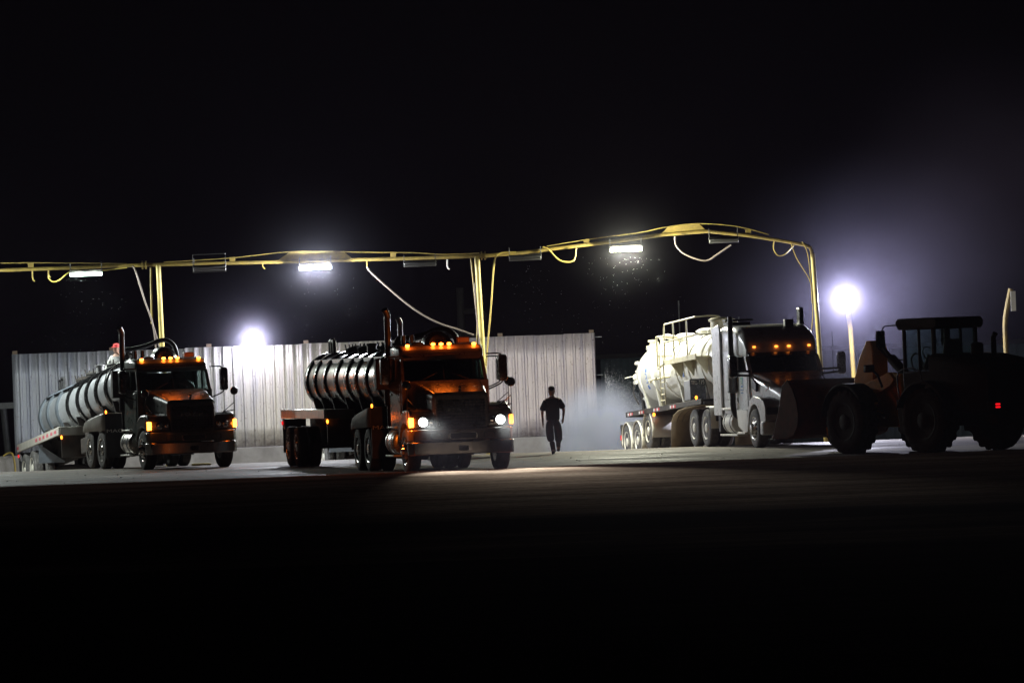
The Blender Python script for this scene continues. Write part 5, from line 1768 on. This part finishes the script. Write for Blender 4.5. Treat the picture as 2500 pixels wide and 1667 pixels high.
def flood(px, py, d, label, power, pole_px, size=.24, m='yellow', arm=1.1):
    c = at(px, py, d)
    gz_ = ramp_z(d)
    t = thing('flood_light', label, 'floodlight', (c.x, d, gz_), 0, 'floodlights on poles')
    h = c.z - gz_
    b = MB()
    px2 = (at(pole_px, py + 90, d).x - c.x)
    b.tube([(px2 * 1.3, arm, 0), (px2 * .8, arm, h - .9), (px2 * .6, arm, h - .35), (px2 * .4, arm - .05, h + .1), (px2 * .2, .1, h + .15)], .068, 12)
    b.build('pole', M[m], t)
    b = MB()
    tl = R(8)
    pf = [(.06, .26), (.10, .22), (size * .6, .16), (size * .95, .03), (size, 0), (size * .96, 0), (size * .9, .02), (.05, .12)]
    rings = [[(r_ * math.cos(a), y_ + r_ * .12 * math.sin(a), h + 1.25 * r_ * math.sin(a)) for a in [2 * math.pi * k / 28 for k in range(28)]] for r_, y_ in pf]
    b.loft(rings)
    b.build('reflector', M['fixture'], t)
    b = MB()
    rings = [[(size * .93 * k * math.cos(a), y_ + size * k * .12 * math.sin(a), h + 1.25 * size * .93 * k * math.sin(a)) for a in [2 * math.pi * q / 28 for q in range(28)]] for k, y_ in ((1, .01), (.97, -.02), (.7, -.05), (.05, -.065))]
    b.loft(rings)
    b.build('lens', M['flood_lens'], t)
    lamp('bulb', 'POINT', power, (.82, .82, 1.0), t, (0, -.12, h), shadow_soft_size=.15)
    return t
flood(617, 831, 164.6, 'dazzling floodlight on the top edge of the corrugated wall', 520, 620, m='steel', size=.15, arm=.95)
flood(2063, 728, 153.0, 'biggest dazzling floodlight on a yellow pole behind the loader', 4500, 2087, size=.17)

sp_ = thing('sign_post', 'bent yellow post with a pale sign panel behind the loader', 'sign', (at(2458, 880, 152).x, 152, ramp_z(152)))
c0 = Vector(sp_.location)
b = MB()
b.tube([at(2457, 1000, 152) - c0 - Vector((0, 0, 1.2)), at(2457, 870, 152) - c0, at(2454, 800, 152) - c0, at(2455, 775, 152) - c0, at(2460, 745, 152) - c0, at(2468, 705, 152) - c0], .075, 10)
b.build('post', M['yellow'], sp_)
b = MB()
p1, p2 = at(2466, 711, 151.8) - c0, at(2480, 759, 151.8) - c0
b.box(p1.x, p2.x, -.32, -.29, p2.z, p1.z)
b.build('panel', M['fender_white'], sp_)

# ------------------------------------------------------------------ vehicles
def off(loc, rz, y):
    return (loc[0] - math.sin(rz) * y, loc[1] + math.cos(rz) * y, 0)
G1 = 'dark day-cab tractor units with tank trailers'
T1, A1 = (-8.50, 139.0, 0), R(18.5)
day_cab_tractor('dark green tractor truck with amber lamps glowing but headlights off', T1, A1, 'green_paint', G1, False, 4.2)
k1 = off(T1, A1, 5.4)
tr1 = tank_trailer('grey steel tank trailer with black bands sloping down into the first bay', (k1[0], k1[1], .14), R(15.5), R(-4.5), 'tank_steel', 'ribbed tank trailers', .10, 'dusty_rubber')
T2, A2 = (-1.20, 120.2, 0), R(12.5)
day_cab_tractor('dark tractor truck with both headlights shining, nearest of the tankers', T2, A2, 'grey_paint', G1, True, 6.5, 'dull')
k2 = off(T2, A2, 5.4)
tank_trailer('dark polished tank trailer with black bands behind the truck with headlights on', (k2[0], k2[1], 0), R(11.6), 0, 'tank_polish', 'ribbed tank trailers', 0, 'rubber', 'black')
T4, A4 = (-1.28, 139.2, 0), R(13)
day_cab_tractor('tractor truck hidden close behind the one with headlights, only mirrors and stacks showing', T4, A4, 'grey_paint', G1, False, 0.0)
k4 = off(T4, A4, 5.4)
tank_trailer('tank trailer almost hidden behind the dark polished tanker', (k4[0], k4[1], .14), R(11.0), R(-4.5), 'tank_steel', 'ribbed tank trailers', .10, 'dusty_rubber')
T3, A3 = (7.72, 137.9, 0), R(12.5)
sleeper_tractor('white sleeper tractor truck with an orange lamp row, half hidden by the loader bucket', T3, A3)
k3 = off(T3, A3, 7.3)
vacuum_trailer('white vacuum tank trailer with handrail and ladder backed into the third bay', (k3[0], k3[1], 0), R(12.0), R(-2.35))
wheel_loader('dark silhouetted wheel loader with a red tail lamp, bucket in front of the white truck', (10.45, 122.6, 0), R(37), R(-6))

# ------------------------------------------------------------------ people
pc = at(1353, 1109, 141)
walking_person('man in dark t-shirt and rolled work trousers walking from the wall', (pc.x, 141, 0), R(-4))
pk = off((k1[0], k1[1], 0), R(15.5), 5.4)
kneeling_person('person in red cap and pale shirt kneeling on top of the grey tanker', at(288, 848, pk[1]) - Vector((0, 0, 1.03)), R(-35))

# ------------------------------------------------------------------ hoses on the ground, litter
yh = MB()
p0 = at(22, 1107, 164.6)
yh.tube(spline([at(8, 1113, 164.5) - p0, at(20, 1106, 164.5) - p0, at(30, 1108, 164.4) - p0, at(36, 1130, 164.4) - p0, at(38, 1160, 164.3) - p0, at(39, 1185, 164.3) - p0], 6), .03, 8)
yo = yh.build('hose', M['hose_yellow'])
yo.location = p0
tag(yo, 'bright yellow hose hooked over the concrete base by the first tanker', 'hose')
for i, (q, lab) in enumerate((([(468, 1133), (490, 1130), (512, 1131), (505, 1134), (470, 1134)], 'coil of yellow hose lying under the green truck'),)):
    pts = [Vector((at(a, c, 143.6).x, 143.6 + j * .05, .03)) for j, (a, c) in enumerate(q)]
    b = MB()
    b.tube(spline([p - pts[0] for p in pts], 6), .03, 8)
    o = b.build('hose', M['pale_yellow'])
    o.location = pts[0]
    tag(o, lab, 'hose')
rnd = random.Random(11)
b = MB()
for i in range(110):
    y = rnd.uniform(116, 144)
    x = rnd.uniform(-14, 14) * y / 140
    s = rnd.uniform(.008, .022)
    z = 0.0 if y > 119.8 else .06
    ring = lambda k, h: [(x + s * k * math.cos(a) * rnd.uniform(.7, 1.3), y + s * k * math.sin(a), z + h) for a in [j * 1.047 for j in range(6)]]
    b.loft([ring(1.2, -.01), ring(1.0, s * .5), ring(.4, s * .9)])
o = b.build('gravel', M['base'], smooth=False)
tag(o, 'small stones scattered over the apron', 'gravel', kind='stuff')

# ------------------------------------------------------------------ water: drops under the lamps, spray by the wall, mist
def drops(pts, label, name='water_drops'):
    b = MB()
    c0 = pts[0][0]
    for p, s, st in pts:
        d = p - c0
        b.loft([[(d.x, d.y, d.z + s * st)] * 4, [(d.x + s * a, d.y + s * c, d.z) for a, c in ((1, 0), (0, 1), (-1, 0), (0, -1))], [(d.x, d.y, d.z - s * st)] * 4], caps=False)
    o = b.build(name, M['drop'], smooth=False)
    o.location = c0
    return tag(o, label, 'water', kind='stuff')
M['drop'] = mat('water_drop', (.85, .88, .9), .15, dirt=0, spec=1.0)
for px_, py_, n_, wd, lab in ((213, 668, 75, 60, 'fine drops falling under the greenish strip light'), (775, 660, 60, 90, 'fine drops under the brightest strip light'), (1530, 616, 120, 70, 'fine drops under the yellowish strip light'), (1290, 638, 70, 60, 'fine drops under the unlit strip light past the second post')):
    pts = []
    for i in range(n_):
        f = rnd.random() ** 1.35
        pts.append((at(px_ + rnd.gauss(0, wd * (.5 + f * .8)), py_ + 12 + f * 210, 149.6 + rnd.uniform(-1.2, .3)), rnd.uniform(.0025, .0055) * (1.0 - f * .3), rnd.uniform(1.0, 1.6)))
    drops(pts, lab)
pts = []
for i in range(9000):
    f = rnd.random() ** .6
    a = R(rnd.gauss(62, 17))
    src = at(1448, 885, 158)
    rad = f * 3.6
    p = src + Vector((math.cos(a) * rad * 1.0 + rnd.gauss(0, .06), rnd.gauss(0, .8), -math.sin(a) * rad))
    if p.z < ramp_z(p.y) or p.x < 2.75:
        continue
    pts.append((p, rnd.uniform(.0018, .004), rnd.uniform(2, 5)))
drops(pts, 'water spray fanning out between the wall and the white tanker', 'water_spray')

def volume_mat(name, dens, col, aniso, falloff=False, nscale=1.0):
    m = bpy.data.materials.new(name)
    m.use_nodes = True
    nt = m.node_tree
    nt.nodes.clear()
    out = nt.nodes.new('ShaderNodeOutputMaterial')
    pv = nt.nodes.new('ShaderNodeVolumePrincipled')
    pv.inputs['Color'].default_value = (*col, 1)
    pv.inputs['Anisotropy'].default_value = aniso
    pv.inputs['Density'].default_value = dens
    pv.inputs['Density Attribute'].default_value = ''
    nt.links.new(pv.outputs[0], out.inputs['Volume'])
    if falloff:
        tc = nt.nodes.new('ShaderNodeTexCoord')
        ln = nt.nodes.new('ShaderNodeVectorMath')
        ln.operation = 'LENGTH'
        nt.links.new(tc.outputs['Object'], ln.inputs[0])
        mr = nt.nodes.new('ShaderNodeMapRange')
        mr.interpolation_type = 'SMOOTHSTEP'
        mr.inputs['From Min'].default_value = 0.0
        mr.inputs['From Max'].default_value = 1.0
        mr.inputs['To Min'].default_value = 1.0
        mr.inputs['To Max'].default_value = 0.0
        nt.links.new(ln.outputs['Value'], mr.inputs['Value'])
        nz = noise(nt, tc.outputs['Object'], nscale, 3, .55)
        rp = ramp(nt, nz, [(.25, (.25,) * 3), (.75, (1.6,) * 3)])
        mu = nt.nodes.new('ShaderNodeMath')
        mu.operation = 'MULTIPLY'
        nt.links.new(mr.outputs[0], mu.inputs[0])
        nt.links.new(rp.outputs[0], mu.inputs[1])
        mu2 = nt.nodes.new('ShaderNodeMath')
        mu2.operation = 'MULTIPLY'
        nt.links.new(mu.outputs[0], mu2.inputs[0])
        mu2.inputs[1].default_value = dens
        nt.links.new(mu2.outputs[0], pv.inputs['Density'])
    return m

def cloud(name, c, r, dens, aniso, label, nscale=1.3, col=(.9, .9, .95)):
    b = MB()
    n = 20
    rings = []
    for i in range(1, 10):
        a = math.pi * i / 10
        rings.append([(math.sin(a) * math.cos(2 * math.pi * k / n), math.sin(a) * math.sin(2 * math.pi * k / n), -math.cos(a)) for k in range(n)])
    b.loft(rings)
    o = b.build(name, volume_mat(name + '_air', dens, col, aniso, True, nscale))
    o.location = c
    o.scale = r
    return tag(o, label, 'mist', kind='stuff')
c = at(2100, 735, 152)
cloud('mist', (c.x + .9, 151.6, c.z + .2), (6.5, 5.0, 5.0), .0075, .45, 'drifting mist glowing round the big floodlight and above the loader', 1.5, (.74, .71, 1.0))
cloud('mist', (c.x + 4.5, 151.5, c.z + 3.4), (6.0, 4.5, 5.0), .004, .3, 'brownish mist drifting up past the loader cab', 1.4, (.84, .68, .86))
c = at(617, 825, 164)
cloud('mist', (c.x, 163.6, c.z + .1), (4.2, 1.6, 3.6), .022, .5, 'mist added for the glow round the floodlight on the wall', .9, (.82, .80, 1.0))  # cloud added to give the wall floodlight its glow
c = at(770, 645, 149.6)
cloud('mist', (c.x, 149.6, c.z), (3.2, 1.6, 2.6), .0028, .4, 'mist added for the glow round the brightest strip light', .9, (.82, .82, 1.0))  # added for the white lamp's glow
c = at(1528, 600, 149.6)
cloud('mist', (c.x, 149.6, c.z), (2.4, 1.4, 2.0), .0020, .4, 'mist added for the glow round the yellowish strip light', .9)  # added for the yellowish lamp's glow
for px_, py_, d_, r3, dn, lab in ((2063, 728, 152.7, (1.0, .85, 1.15), .012, 'mist halo added for the bloom close round the big floodlight'), (617, 831, 164.3, (1.25, .8, 1.3), .15, 'mist halo added for the bloom close round the floodlight on the wall'),
                                 (770, 656, 149.5, (1.5, .7, 1.0), .0018, 'mist halo added for the bloom close round the brightest strip light'), (1528, 611, 149.5, (1.2, .6, .8), .0012, 'mist halo added for the bloom close round the yellowish strip light')):
    c = at(px_, py_, d_)
    cloud('mist', c, r3, dn, .3, lab, .8, (.84, .82, 1.0))  # small clouds added round the lamps in place of lens bloom
cloud('mist', (7.9, 124.6, 2.25), (1.5, 1.0, 1.0), .016, .6, 'dust hanging round the raised loader arm', 1.3, (.9, .82, .9))
cloud('mist', (-.95, 119.3, 1.1), (1.7, .9, .8), .0024, .4, 'thin mist added for the glare before the lit headlights', .5)  # headlight glare of the lens, built as an added cloud
c = at(1490, 1000, 157)
cloud('spray_mist', (c.x - .35, 157, .10), (1.9, 2.2, 1.95), 2.6, -.1, 'cloud of fine spray by the end of the wall', 2.6, (.82, .86, 1.0))

b = MB()
b.box(-95, 95, -35, 335, -4.0, 17.0)
hz = b.build('haze', volume_mat('night_haze', .00005, (.85, .72, 1.0), .6), smooth=False)
hz.data.materials[0].cycles.homogeneous_volume = True
tag(hz, 'thin damp air over the yard', 'haze', kind='stuff')
